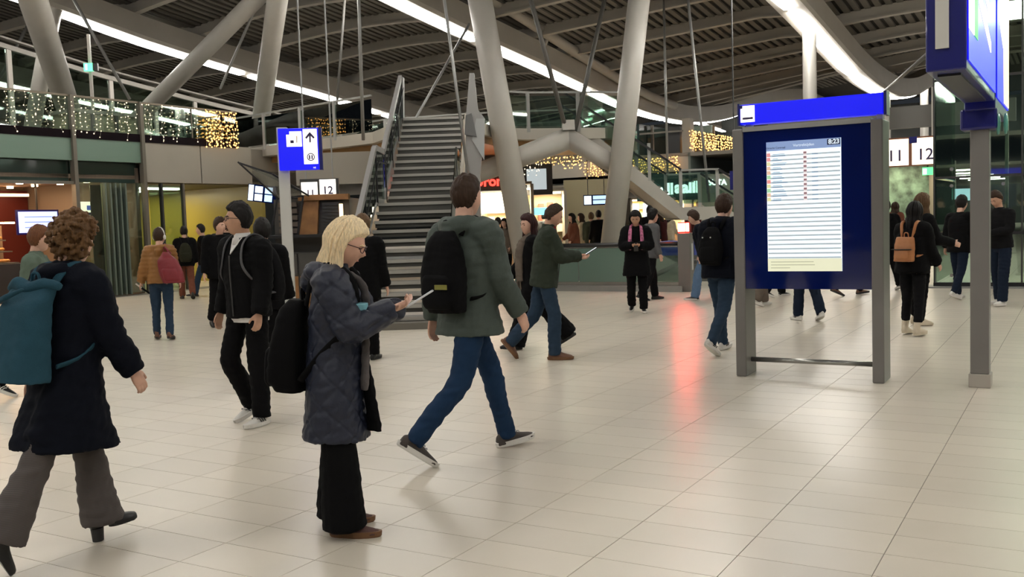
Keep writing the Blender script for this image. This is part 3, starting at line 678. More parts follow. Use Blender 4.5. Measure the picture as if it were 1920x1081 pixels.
g1 = pr('screen_grey', (.60, .68, .73), .70); g2 = pr('screen_header', (.30, .42, .72), .8); g3 = pr('screen_yellow', (.86, .86, .62), 1.0); g4 = pr('screen_blue', (.25, .42, .62), .6)
MB().box(x0, x1, .001, .005, z1 - .085, z1).build('screen_header', g2, sc)
MB().box(x1 - .12, x1 - .005, -.001, .001, z1 - .06, z1 - .008).build('clock_field', mat('clock_field', (.004, .006, .05), .4), sc)
text('clock_digits', '8:23', .058, pr('clock_white', (.8, .9, 1), 1.0), sc, (x1 - .06, -.002, z1 - .034), depth=.001, bold=.002)
text('header_text', 'Vertrektijden', .036, pr('clock_white', (.8, .9, 1), 1.0), sc, (-.02, 0, z1 - .045), depth=.001)
text('header_text', 'Utrecht Centraal', .026, mat('header_ink', (.02, .03, .12), .5), sc, (x0 + .09, 0, z1 - .058), depth=.001)
MB().box(x0, x1, .001, .005, z0, z0 + .12).build('notice_field', g3, sc)
for k, w in enumerate((.40, .41, .18)): MB().box(x0 + .03, x0 + .03 + w, -.001, .001, z0 + .085 - k * .028, z0 + .093 - k * .028).build('notice_line', pr('notice_ink', (.62, .62, .42), .8), sc)
nrow = 24; dz = (z1 - .09 - z0 - .13) / nrow
for k in range(nrow):
    z = z1 - .10 - dz * k
    MB().box(x0 + .006, x1 - .006, .0, .005, z - dz * .95, z - dz * .60).build('row_rule', g1, sc)
    if k < 11:
        MB().box(x0 + .055, x0 + random.uniform(.12, .2), -.001, .001, z - dz * .9, z - dz * .72).build('row_text', g4, sc)
        MB().box(x0 + .06, x0 + random.uniform(.11, .19), -.001, .001, z - dz * .5, z - dz * .38).build('row_text', g4, sc)
        c = random.choice([(.95, .35, .32), (.45, .80, .45), (.90, .85, .45), (.92, .60, .42)]) if k > 1 else (.9, .36, .36)
        MB().box(x0 + .004, x0 + .038, -.001, .001, z - dz * .95, z - dz * .1).build('platform_mark', pr('mark_%.2f%.2f' % c[:2], c, .9), sc)
        MB().box(-.022, .006, -.001, .001, z - dz * .62, z - dz * .2).build('time_mark', pr('time_ink', (.45, .25, .28), .6), sc)
        MB().box(-.024, .008, .0, .001, z - dz * .98, z - dz * .05).build('time_tint', pr('time_tint', (.92, .78, .76), 1.0), sc)
        MB().box(.055, .11, -.001, .001, z - dz * .9, z - dz * .74).build('row_text', g4, sc)
# lit header sign above the board
hs = MB()
prof = [(-.70 + 1.36 * t / 12, 2.70 + .028 * math.sin(math.pi * t / 12) ** 2 * 0 + .0 * t) for t in range(13)]
hs.prism_y([(-.62, 2.44), (.69, 2.44), (.69, 2.63), (-.62, 2.63)], .0, .16)
hd = hs.build('header_sign', M_BLUELIT, bd, bevel=.012)
MB().box(-.64, -.62, -.005, .165, 2.43, 2.64).build('sign_end', M_BLUE, hd)
MB().box(.69, .715, -.005, .165, 2.43, 2.64).build('sign_end', M_BLUE, hd)
MB().box(-.61, -.475, -.008, 0, 2.46, 2.615).build('sign_icon', M_SIGNWHITE, hd)
MB().box(-.59, -.49, -.012, -.008, 2.485, 2.505).build('icon_mark', M_INK, hd)
MB().box(-.62, -.59, -.013, -.007, 2.59, 2.62).build('icon_notch', M_BLUE, hd)
for x in (-.58, .62): MB().box(x, x + .05, .05, .15, 2.40, 2.44).build('sign_foot', M_WHITE2, hd)
# ================================================================ tall post with the large hanging blue sign, right
sp = hthing('sign_post', 'tall grey square post at the right carrying large blue lit signs overhead', 'sign post', -.77, 9.45)
MB().box(-.075, .075, -.09, .09, .12, 2.42).build('post', M_POST, sp, bevel=.008)
MB().box(-.088, .088, -.1, .1, 0, .12).build('base_cover', mat('base_cover', (.36, .33, .29), .45), sp, bevel=.006)
MB().box(-.15, .14, -.14, .12, 2.24, 2.42).build('bracket', M_BLUE, sp, bevel=.02)
for x in (.142, .2): MB().ball((x, -.05, 2.28), (.02, .06, .1), 10, 6).build('bracket_cap', mat('teal_cap', (.10, .32, .26), .15), sp, smooth=True)
s_a = MB().box(-.11, .13, -2.58, -.28, 2.46, 3.75).build('sign_case', M_BLUE, sp, bevel=.01)
MB().box(-.05, .03, -2.6, -2.57, 2.60, 3.7).build('end_strip', mat('pale_strip', (.55, .54, .50), .4), s_a)
MB().box(-.06, .08, -2.4, -.5, 2.445, 2.462).build('underside_slot', M_BLACK, s_a)
f = MB().box(.13, .14, -2.54, -.32, 2.52, 3.72).build('lit_face', M_BLUELIT, s_a)
def fp(poly, m, nm='sign_print'):                # flat print on the lit face: polygon in (q, z)
    MB().prism_x(poly, .14, .145).build(nm, m, f)
fp([(-2.54, 2.72), (-2.2, 2.72), (-2.2, 3.70), (-2.54, 3.70)], M_SIGNWARM, 'white_column')
fp([(-2.19, 2.72), (-1.95, 2.72), (-1.95, 3.2), (-2.19, 3.2)], mat('sign_green', (.05, .45, .12), .4, emit=.7, ecol=(.05, .45, .12)), 'green_field')
fp([(-2.0, 3.3), (-1.05, 3.05), (-1.05, 3.6), (-2.0, 3.7)], M_SIGNWHITE, 'white_field')
fp([(-1.85, 3.0), (-.85, 2.78), (-.85, 2.86), (-1.85, 3.12)], M_SIGNWHITE, 'white_line')
s_b = MB().box(-.11, .13, -.2, 1.35, 2.40, 3.75).build('sign_case', M_BLUE, sp, bevel=.01)
f2 = MB().box(.13, .14, -.15, 1.3, 2.5, 3.7).build('lit_face', M_BLUELIT, s_b)
MB().prism_x([(.65, 2.52), (1.28, 2.52), (1.28, 3.6), (.5, 3.68)], .14, .145).build('warm_field', mat('sign_peach', (.9, .7, .5), .4, emit=.9, ecol=(1, .74, .48)), f2)
MB().prism_x([(0, 3.2), (.55, 3.0), (.55, 3.4), (0, 3.5)], .14, .145).build('white_field', M_SIGNWHITE, f2)
# ================================================================ glass enclosure at the right (lift)
ge = hthing('glass_enclosure', 'green glass lift enclosure with black frames at the right edge', 'enclosure', -2.5, 20.8)
for a, b in ((0, 1.5), (1.52, 3.6), (3.62, 6.2), (6.22, 9)):
    for c, d in ((.10, 1.02), (1.08, 2.12), (2.16, 4.0), (4.05, 5.6)):
        pa = MB().box(a, b, -.012, .012, c, d).build('glass_pane', M_GLASSG, ge)
        for x, z in ((a + .3, c + .14), (a + .3, d - .14), (b - .3, d - .14)):
            MB().tube([(x, -.02, z), (x, -.05, z)], .035, 8).build('point_fixing', mat('satin_steel', (.35, .35, .33), .25, .8), pa)
MB().box(-.03, 9, -.05, .05, 1.02, 1.08).build('black_bar', M_BLACK, ge)
MB().box(-.03, 9, -.06, .06, .03, .10).build('base_frame', M_BLACK, ge)
MB().box(-.2, 9, -.25, .3, 0, .03).build('kerb', M_GREY, ge)
for z in (2.12, 4.0): MB().box(-.03, 9, -.02, .02, z, z + .045).build('frame_bar', M_DARKM, ge)
for x in (-.03, 1.5, 3.6): MB().box(x, x + .03, -.03, .03, .1, 5.6).build('frame_post', M_DARKM, ge)
for c, d in ((.10, 1.02), (1.08, 2.12), (2.16, 5.6)):
    MB().box(-.012, .012, .05, 3.4, c, d).build('glass_pane', M_GLASSG, ge)
MB().box(1.4, 8, 3.4, 3.5, 0, 5.6).build('rear_wall', mat('lift_rear', (.42, .44, .37), .4), ge)
MB().bar((2.0, 2.0, .2), (7.5, 2.0, 3.2), .12, .3).build('inner_stair', M_GREY, ge)
MB().box(1.0, 8, 1.0, 2.6, 5.45, 5.55).build('lift_fill_light', lamp_mat('lift_fill_light', (1, .96, .85), 12), ge)  # fill light added inside to brighten the glass enclosure
for k in range(6): MB().box(2.0, 8, 1.2, 1.26, .35 + k * .55, .40 + k * .55).build('inner_rail', M_GREY, ge)
MB().box(1.2, 1.26, .4, .46, 0, 5.6).build('guide_rail', mat('guide_pale', (.5, .48, .42), .4), ge)
# ================================================================ lit platform-number signs at the right
def numsign(t, dx, s, m, w=.62, h=.66, part='lit_face', zo=0):
    f = MB().box(dx, dx + w, -.02, 0, zo, zo + h).build(part, m, t)
    text('platform_number', s, .40, M_INK, f, (dx + w * .5, -.024, zo + h * .36), depth=.002, bold=.004)
    return f
ps = hthing('platform_sign', 'lit sign with the numbers 11 and 12 right of the departure board', 'sign', *WH(at(1655, 312, 25))[:2], at(1655, 312, 25).z)
f = numsign(ps, 0, '11', M_SIGNWARM); numsign(ps, .70, '12', M_SIGNWARM)
MB().box(-.06, 1.62, 0, .16, -.03, .70).build('sign_case', mat('brown_case', (.16, .06, .03), .5), ps)
MB().box(.64, .82, -.03, 0, .54, .70).build('corner_mark', M_BLUE, ps)
for x in (.1, 1.2): MB().bar((x, .08, .7), (x, .08, 1.9), .1).build('hanger', M_WHITE2, ps)
MB().box(-3, 3, .3, .5, .95, 1.5).build('beam', mat('dim_beam', (.14, .135, .125), .5), ps)
e2 = hthing('exit_sign', 'green exit sign under the lit platform sign at the right', 'sign', *on_q(1741, 321, WH(at(1655, 312, 25))[1] + .08))
MB().box(-.14, .10, -.03, .03, -.09, .10).build('lit_face', lamp_mat('exit_green2', (.10, .85, .25), 1.3), e2)
MB().box(-.13, -.04, -.035, -.03, -.07, .07).build('pictogram', lamp_mat('exit_white2', (.7, 1, .8), 1.3), e2)
MB().bar((-.02, 0, .1), (-.02, 0, .40), .03).build('hanger', M_DARKM, e2)
# shop lights far right
fs_ = shop('far lit shop with greenery between the board and the glass enclosure', 1655, 1790, 33, 3.1, mat('green_wall', (.12, .20, .15), .5, var=.9, vscale=3), lamp_mat('shop_panel', (1, .84, .6), 9), 60, 0)
for k in range(5): MB().box(-.9 + .4 * k, -.75 + .4 * k, -.1, -.05, .9 + .1 * (k % 3), 1.1 + .1 * (k % 3)).build('lit_bit', lamp_mat('white_panel', (.85, .95, 1), 1.3), fs_)
MB().box(.6, 1.9, -.1, -.05, 1.75, 2.15).build('lit_banner', lamp_mat('cyan_banner', (.45, .7, .85), .8), fs_)
# ================================================================ blue arrow sign on its post
ar = thing('arrow_sign', 'blue square sign with white arrow panel on a pale post behind the blonde woman', 'sign', (fl(547, 612).x, fl(547, 612).y, 0), R_(6))
YA = fl(547, 612).y
b0, b1 = at(523, 322, YA) - ar.location, at(599, 248, YA) - ar.location
MB().box(-.085, .085, -.05, .05, 0, 3.2).build('post', mat('pale_post', (.50, .50, .47), .4), ar, bevel=.01)
ar.children[0].location.x = .0
sx = -.05; w = .66; zb = 2.51; zt = 3.17
sg = MB().box(sx, sx + w, -.16, -.05, zb, zt).build('sign_case', M_BLUELIT, ar, bevel=.01)
MB().box(sx + w - .03, sx + w + .02, -.165, -.045, zb - .005, zt + .005).build('sign_end', M_BLUE, sg)
MB().box(sx + .39, sx + .61, -.172, -.16, zb + .09, zt - .02).build('arrow_panel', M_SIGNWHITE, sg)
zc = zt - .15; xc = sx + .50
mb = MB().box(xc - .013, xc + .013, -.178, -.172, zc - .08, zc + .06)
mb.prism_y([(xc - .075, zc), (xc - .055, zc - .025), (xc, zc + .035), (xc + .055, zc - .025), (xc + .075, zc), (xc, zc + .085)], -.178, -.172)
mb.build('arrow', M_INK, sg)
tr = MB(); c = (xc, zb + .20)
rr = [[(c[0] + r * math.cos(a), y, c[1] + r * math.sin(a)) for r, y in ((.048, -.172), (.062, -.172), (.062, -.178), (.048, -.178))] for a in [2 * math.pi * k / 24 for k in range(24)]]
tr.rings(rr, closed=True).build('pictogram_ring', M_INK, sg)
for x in (-.02, .02): MB().tube([(c[0] + x, -.176, c[1] - .035), (c[0] + x, -.176, c[1] + .03)], .011, 8).build('pictogram_figure', M_INK, sg)
ic = MB().prism_y([(sx + .13, zt - .29), (sx + .37, zt - .29), (sx + .37, zt - .05), (sx + .18, zt - .05), (sx + .18, zt - .10), (sx + .13, zt - .10)], -.168, -.16).build('map_icon', M_SIGNWHITE, sg)
MB().box(sx + .19, sx + .245, -.172, -.168, zt - .235, zt - .19).build('icon_mark', M_INK, ic)
MB().box(sx + .285, sx + .30, -.172, -.168, zt - .23, zt - .12).build('icon_mark', mat('icon_tan', (.6, .42, .25), .5), ic)
text('small_print', 'NS', .035, M_SIGNWHITE, sg, (sx + .55, -.164, zb + .03), depth=.001)
# ================================================================ wooden coffee kiosk behind the sign
KY = 17.6
kx0, kx1 = at(508, 430, KY).x, at(652, 430, KY).x
ki = thing('wooden_kiosk', 'dark kiosk with orange wooden panels and a tilted black-framed canopy', 'kiosk', ((kx0 + kx1) / 2, KY, 0))
W = (kx1 - kx0) / 2
M_WOOD = mat('orange_wood', (.30, .14, .045), .5, var=.3, vscale=5)
M_SHUT = mat('dark_shutter', (.06, .055, .048), .45)
MB().box(-W, W, .05, 2.2, 0, .06).build('plinth', mat('plinth_pale', (.4, .38, .35), .5), ki)
for k in range(3): MB().box(-W + .02 + k * W * .66, -W + W * .64 + k * W * .66, .04, .1, .08, .72).build('wood_panel', M_WOOD, ki)
MB().box(-W, W, .05, 2.2, .06, 1.15).build('lower_body', M_SHUT, ki)
for k in range(3): MB().box(-W + .02 + k * W * .66, -W + W * .64 + k * W * .66, 0, .05, .75, 1.13).build('front_panel', mat('panel_dark', (.075, .07, .062), .4), ki)
MB().box(-W - .08, W + .05, -.25, 2.2, 1.42, 1.47).build('counter', M_BLACK, ki)
MB().box(-W, W, .3, 2.2, 1.15, 2.12).build('upper_body', M_SHUT, ki)
MB().prism_y([(-.22, 1.47), (.10, 1.47), (.16, 2.14), (-.10, 2.14)], .18, .3).build('wood_panel', M_WOOD, ki)
MB().box(-.2, W + .02, .1, .3, 2.08, 2.18).build('wood_beam', M_WOOD, ki)
MB().box(.22, W - .12, .2, .28, 1.5, 2.04).build('shutter', M_SHUT, ki)
for k in range(9): MB().box(.22, W - .12, .17, .2, 1.5 + k * .06, 1.53 + k * .06).build('shutter_slat', M_DARKM, ki)
for k in range(5): MB().box(-W + .1, -.25, .2, .28, 1.5 + k * .12, 1.58 + k * .12).build('back_slat', mat('slat_brown', (.12, .09, .065), .5), ki)
for a, b in (((-W - .02, .0, 1.45), (-W + .15, 0, 2.14)), ((-W + .15, 0, 2.12), (-.08, 0, 2.16)), ((-.08, 0, 2.16), (-.22, 0, 1.45)), ((-W - .42, -.4, 2.78), (-W + .15, 0, 2.14)), ((-W - .40, -.4, 2.76), (-.52, -.4, 2.55)), ((-.52, -.4, 2.55), (.02, 0, 2.16))):
    MB().bar(a, b, .03, .03, up=(0, 1, 0)).build('frame_bar', M_BLACK, ki)
MB().add([(-W - .40, -.4, 2.76), (-.52, -.4, 2.55), (.02, 0, 2.16), (-W + .15, 0, 2.14), (-W - .40, -.39, 2.77), (-.52, -.39, 2.56), (.02, .01, 2.17), (-W + .15, .01, 2.15)], [(0, 1, 2, 3), (7, 6, 5, 4), (0, 4, 5, 1), (1, 5, 6, 2), (2, 6, 7, 3), (3, 7, 4, 0)]).build('canopy_pane', glass('canopy_glass', (.78, .76, .72), .12, .15), ki)
kl = MB().tube([(W - .12, .1, 2.0), (W - .12, .1, 1.2)], .035, 8).build('tube_lamp', lamp_mat('kiosk_tube', (1, .7, .42), 2.2), ki, smooth=True)
# numbers 11 / 12 sign and monitors over the passage
p2 = thing('platform_sign', 'two white lit panels with 11 and 12 above the wooden kiosk', 'sign', at(566, 372, 22), R_(2))
f = MB().box(0, .36, -.02, 0, 0, .36).build('lit_face', M_SIGNWHITE, p2); text('platform_number', '11', .2, M_INK, f, (.2, -.024, .11), depth=.002, bold=.004)
f = MB().box(.41, .77, -.02, 0, .01, .41).build('lit_face', M_SIGNWHITE, p2); text('platform_number', '12', .24, M_INK, f, (.59, -.024, .16), depth=.002, bold=.004)
MB().box(-.03, .83, 0, .12, -.02, .43).build('sign_case', M_DARKM, p2)
for x in (.1, .7): MB().bar((x, .06, .42), (x, .06, 7.0), .03).build('hanger', M_GREY, p2)
m2 = thing('monitor', 'tilted blue monitor pair hanging at the end of the yellow passage', 'screen', at(490, 362, 28.0), R_(-6)); m2.scale = (1.17, 1.17, 1.17)
m2.rotation_euler.y = R_(8)
MB().box(-.34, .36, 0, .1, -.22, .2).build('case', M_DARKBLUE, m2)
MB().box(-.32, -.2, -.01, 0, -.2, .18).build('lit_area', lamp_mat('monitor_white', (.75, .9, 1), 1.1), m2)
for a in range(2):
    for b in range(2): MB().box(-.16 + .25 * a, .03 + .25 * a, -.01, 0, -.19 + .19 * b, -.03 + .19 * b).build('lit_area', lamp_mat('monitor_white', (.75, .9, 1), 1.1) if a == 0 else lamp_mat('monitor_blue', (.5, .72, 1), 1.0), m2)
MB().bar((0, .05, .1), (-.1, 1.1, .1), .06).build('bracket', M_DARKM, m2)
tvw = struct(MB().box(0, 2.6, 0, .15, 2.75, 3.62).build('wall_kiosk_back', M_PANEL, loc=(at(560, 430, 27).x, 27, 0)))
# bakery fittings
tv = hthing('bakery_screen', 'blue-white menu screen on the bakery back wall', 'screen', PW - 3.0, 0, 0)
h = on_p(72, 416, PW - 3.0); tv.location = HW(PW - 3.0, h[1], h[2]); MB().bar((-.03, 0, .3), (-.03, 0, 3.0 - h[2]), .04).build('rod', M_DARKM, tv) 
MB().box(-.05, .0, -.62, .62, -.33, .33).build('case', M_BLUE, tv)
MB().box(0, .01, -.57, .57, -.28, .28).build('lit_area', lamp_mat('menu_blue', (.40, .50, 1), 1.1), tv)
for k in range(3): MB().box(.01, .014, -.4, .4, -.15 + k * .14, -.13 + k * .14).build('menu_line', lamp_mat('menu_line', (.12, .2, .75), .7), tv)
h = on_p(168, 388, PW - 1.2)
sg2 = hthing('menu_lightbox', 'white lit menu box hanging inside the bakery window', 'sign', PW - 1.2, h[1], h[2])
MB().box(-.05, .05, -.30, .30, -.14, .14).build('lit_face', lamp_mat('menu_warm', (1, .92, .75), 1.3), sg2)
MB().box(.05, .055, -.12, .05, -.08, .04).build('print', lamp_mat('menu_line2', (.12, .2, .75), .4), sg2)
MB().box(-.05, .05, -.3, .3, -.2, -.14).build('lower_edge', M_BLUE, sg2)
ct = hthing('bakery_counter', 'bakery counter full of glowing bread at the far left', 'counter', PW - 1.6, 13.4)
MB().box(-.7, .4, -4, 1.4, 0, .95).build('base', mat('counter_dark', (.03, .025, .025), .4), ct)
for k in range(3): MB().box(-.6, .2 - k * .25, -4, 1.3, .95 + k * .28, .98 + k * .28).build('shelf', M_FRAME, ct)
MB().box(-.7, -.6, -4, 1.4, .95, 1.9).build('shelf_back', M_WARMW, ct)
mb = MB()
for k in range(160):
    r = random.randrange(3); mb.ball((random.uniform(-.45, .15 - r * .25), random.uniform(-3.5, 1.25), 1.03 + r * .28), (.06, .09, .045), 6, 5)
o = mb.build('bread', mat('bread_crust', (.65, .30, .08), .5, var=.4, vscale=9), loc=HW(PW - 1.6, 13.4), rz=-TH); tag(o, 'heaped golden bread on the bakery counter at the far left', 'bread', kind='stuff')
MB().tube([(.1, -4, 1.95), (.1, 1.3, 1.95)], .02, 6).build('shelf_lamp', lamp_mat('bread_lamp', (1, .6, .25), 30), ct)
sh = hthing('pastry_shelves', 'pastry shelves seen through the bakery glass beside the sliding door', 'shelf', PW - 1.1, 17.05)
for k in range(4): MB().box(-.3, .3, -.45, .15, .95 + k * .25, .97 + k * .25).build('shelf', M_FRAME, sh)
MB().box(-.3, .3, -.45, .15, 0, .93).build('cabinet', mat('olive_cabinet', (.12, .105, .05), .5), sh)
mb = MB()
for k in range(60): mb.ball((random.uniform(-.25, .28), random.uniform(-.42, .12), 1.0 + .25 * random.randrange(4)), (.05, .06, .04), 6, 5)
o = mb.build('pastries', mat('pastry', (.6, .33, .2), .5, var=.4, vscale=12), loc=HW(PW - 1.1, 17.05), rz=-TH); tag(o, 'small pastries on the shelves behind the bakery glass', 'pastry', kind='stuff')
for k in range(6):
    b = MB().tube([(0, 0, 0), (0, 0, .2), (0, 0, .26), (0, 0, .32)], [.035, .035, .015, .013], 8).build('bottle', mat('pale_bottle', (.55, .5, .4), .2), loc=HW(PW - 1.3, 16.65 + k * .09, 1.74), smooth=True)
    tag(b, 'pale bottle in the row on the top pastry shelf', 'bottle', 'bottles on the pastry shelf')
# ================================================================ people
V3 = Vector
PENDING = []          # (object, voxel, smoothing, displacement)
_rng = np.random.default_rng(3)
_WK = [(_rng.normal(size=(7, 3)) * f, _rng.uniform(0, 6.28, 7), a) for f, a in ((10, 1.0), (24, .75), (52, .45))]
def folds(co, amp):
    d = np.zeros(len(co)); co = co * np.array([1, 1, 1.5])
    for k, ph, a in _WK: d += a * np.sin(co @ k.T + ph).sum(1) / 3
    return d * amp
def remesh_later(mb, name, m, parent, voxel, smooth=3, disp=None):
    me = mb.mesh(name); me.materials.append(m)
    o = bpy.data.objects.new(name, me); COL.objects.link(o)
    if parent is not None: o.parent = parent
    r = o.modifiers.new('r', 'REMESH'); r.mode = 'VOXEL'; r.voxel_size = voxel
    if smooth:
        s = o.modifiers.new('s', 'SMOOTH'); s.iterations = smooth; s.factor = .5
    PENDING.append((o, disp)); return o
def finish_people():
    dg = bpy.context.evaluated_depsgraph_get(); dg.update()
    out = []
    for o, disp in PENDING:
        me = bpy.data.meshes.new_from_object(o.evaluated_get(dg)); out.append((o, disp, me))
    for o, disp, me in out:
        o.modifiers.clear(); old = o.data; me.name = old.name; o.data = me
        if disp:
            n = len(me.vertices); co = np.empty(n * 3, np.float32); me.vertices.foreach_get('co', co); co = co.reshape(-1, 3)
            no = np.empty(n * 3, np.float32); me.vertex_normals.foreach_get('vector', no); no = no.reshape(-1, 3)
            co = co + no * disp(co)[:, None]; me.vertices.foreach_set('co', co.astype(np.float32).ravel()); me.update()
        me.shade_smooth()
    PENDING.clear()
def crom(pts, rad, sub=4):
    P = [V3(p) for p in pts]; out = []; ro = []
    for i in range(len(P) - 1):
        a, b, c, d = P[max(i - 1, 0)], P[i], P[i + 1], P[min(i + 2, len(P) - 1)]
        for j in range(sub):
            t = j / sub
            out.append(.5 * ((2 * b) + (c - a) * t + (2 * a - 5 * b + 4 * c - d) * t * t + (3 * b - a - 3 * c + d) * t ** 3)); ro.append(rad[i] + (rad[i + 1] - rad[i]) * t)
    out.append(P[-1]); ro.append(rad[-1]); return out, ro
def limb(mb, pts, rad, sub=4, n=14, flat=1.0, up=None):
    p, r = crom(pts, rad, sub); mb.tube(p, r, n, flat=flat, up=up)
def loft(mb, secs, n=22, pw=2.3):
    """secs: (centre, right axis, forward axis, half width, half depth)"""
    rr = []
    for c, r, f, rx, ry in secs:
        ring = []
        for j in range(n):
            t = 2 * math.pi * j / n; cx, sx = math.cos(t), math.sin(t)
            ring.append(c + r * (rx * math.copysign(abs(cx) ** (2 / pw), cx)) + f * (ry * math.copysign(abs(sx) ** (2 / pw), sx)))
        rr.append(ring)
    mb.rings(rr)
SKINS = {'fair': (.60, .36, .265), 'tan': (.46, .26, .17), 'warm': (.54, .31, .215)}
def skin(k): return mat('skin_' + k, SKINS[k], .5, var=.06, vscale=30, spec=.35)
def head_pt(x, y, z):
    p = [.077 * x, .098 * y, .118 * z]
    t = smoothstep(.05, -1, z)
    p[0] *= 1 - .30 * t
    if y < 0: p[1] *= 1 - .38 * t
    else:
        p[1] *= 1 - .05 * smoothstep(.5, 1, y)
        p[1] += .013 * math.exp(-(x / .35) ** 2 - ((z + .80) / .18) ** 2)
        p[1] += .027 * math.exp(-(x / .15) ** 2 - ((z + .14) / .13) ** 2) + .010 * math.exp(-(x / .13) ** 2 - ((z - .05) / .14) ** 2)
        p[1] -= .011 * math.exp(-((abs(x) - .37) / .17) ** 2 - ((z - .10) / .11) ** 2)
        p[1] += .004 * math.exp(-(x / .5) ** 2 - ((z - .27) / .09) ** 2)
        p[1] += .006 * math.exp(-(x / .26) ** 2 - ((z + .46) / .06) ** 2) - .004 * math.exp(-(x / .3) ** 2 - ((z + .62) / .05) ** 2)
    return p
def head_rings(fn, nu=40, nv=28):
    rr = []
    for i in range(1, nv):
        t = math.pi * i / nv; st, ct = math.sin(t), -math.cos(t)
        rr.append([fn(st * math.sin(a), st * math.cos(a), ct) for a in [2 * math.pi * j / nu for j in range(nu)]])
    return rr
def hairline(x, y, z, style):
    """positive where hair grows"""
    front = {'short': .60, 'receding': .80, 'full': .52, 'fringe': .44}[style]
    line = -.52 + (front + .52) * smoothstep(-.25, .62, y)
    ear = .25 * math.exp(-((y - .05) / .22) ** 2) * (1 if style != 'full' else .4)
    return z - line - ear
class Fig: pass
def person(label, loc, a, h, legs, arms, top, trous, shoes, hair, skin_k='fair', lean=3, head=(0, 0), twist=0, woman=False, vox=1.0, curl=(35, 35), palms=(None, None), extras=True, face=True, sway=0.0, group=None, thin=1.0):
    """a: heading in degrees, 0 = to the right of the picture, 90 = away; legs (left, right) = (hip, knee, foot pitch, spread)
       arms (left, right) = ('fk', flex, spread, elbow, inward) or ('ik', wrist, pole)"""
    k = h / 1.75; F = Fig(); F.k = k
    thigh, shin, ank = .43 * k, .43 * k, .085 * k
    sp = V3((sway, math.sin(R_(lean)), math.cos(R_(lean)))).normalized()
    rt = V3((math.cos(R_(twist)), math.sin(R_(twist)), 0)); rt = (rt - sp * rt.dot(sp)).normalized(); fw = sp.cross(rt)
    hipw = (.088 if not woman else .092) * k; shw = (.178 if not woman else .155) * k
    # legs; the trailing foot's knee is bent until both feet touch the ground
    hh_ = .055 if shoes[0] == 'heel' else 0.0
    def leg_low(lg):
        hp, kn, fp = (R_(v) for v in lg[:3]); sa = hp - kn; z = -math.cos(hp) * thigh - math.cos(sa) * shin
        return min(z + (M_.z) for M_ in [Matrix.Rotation(-fp, 3, 'X') @ (V3(v) * k - V3((0, 0, ank)) - (V3((0, 0, hh_ * k)) if v[1] < 0 else V3((0, 0, 0)))) for v in ((0, -.07, 0), (0, .12, 0), (0, .19, .004))])
    legs = [list(l) for l in legs]; ti = 0 if legs[0][2] > legs[1][2] else 1
    if legs[ti][2] > 10:
        goal = leg_low(legs[1 - ti]); lo_, hi_ = 0.0, 100.0
        for _ in range(30):
            m_ = (lo_ + hi_) / 2; legs[ti][1] = m_
            if leg_low(legs[ti]) < goal: lo_ = m_
            else: hi_ = m_
    J = {}
    feet = []
    for s, nm, lg in ((-1, 'L', legs[0]), (1, 'R', legs[1])):
        hp, kn, fp, ab = (R_(v) for v in lg[:4]); yaw = R_(lg[4] if len(lg) > 4 else 6) * -s
        hip = V3((s * hipw, 0, 0)); td = V3((s * math.sin(ab), math.sin(hp) * math.cos(ab), -math.cos(hp) * math.cos(ab)))
        knee = hip + td * thigh; sa = hp - kn
        sd = V3((s * math.sin(ab * .6), math.sin(sa), -math.cos(sa))).normalized(); ankle = knee + sd * shin
        M = Matrix.Rotation(yaw, 3, 'Z') @ Matrix.Rotation(-fp, 3, 'X')
        J[nm] = (hip, knee, ankle, M); feet.append((ankle, M))
    kind, sm, sole_m = shoes[:3]
    def foot_pts(v): return V3(v) * k
    heel_h = .055 if kind == 'heel' else 0.0
    low = 9
    for ankle, M in feet:
        for v in ((0, -.07, 0), (0, .19, 0 if not heel_h else .0), (.04, .1, 0), (0, .12, 0)):
            vv = V3(v) * k
            if heel_h and v[1] < 0: vv.z -= heel_h * k
            low = min(low, (ankle + M @ (vv - V3((0, 0, ank)))).z)
    up = V3((0, 0, -low))
    for nm in 'LR':
        hip, knee, ankle, M = J[nm]; J[nm] = (hip + up, knee + up, ankle + up, M)
    P0 = up.copy(); hz = up.z
    def S_(t, x=0, y=0): return P0 + sp * (t * k) + rt * (x * k) + fw * (y * k)
    F.S = S_; F.J = J; F.sp, F.rt, F.fw = sp, rt, fw
    # head
    Mh = Matrix.Rotation(R_(-head[0]), 3, 'Z') @ Matrix.Rotation(R_(-head[1]), 3, 'X')
    nb = S_(.55, 0, -.015); Hc = S_(.655, 0, .022) + Mh @ V3((0, .012, .035)) * k
    hk = k * (1.03 if woman else 1.05) * (1.75 / h) ** .5
    def HP(x, y, z): return Hc + Mh @ (V3((x, y, z)) * hk)
    F.HP = HP; F.Hc = Hc
    # arms
    AR = {}
    ua, fa = .285 * k, .255 * k
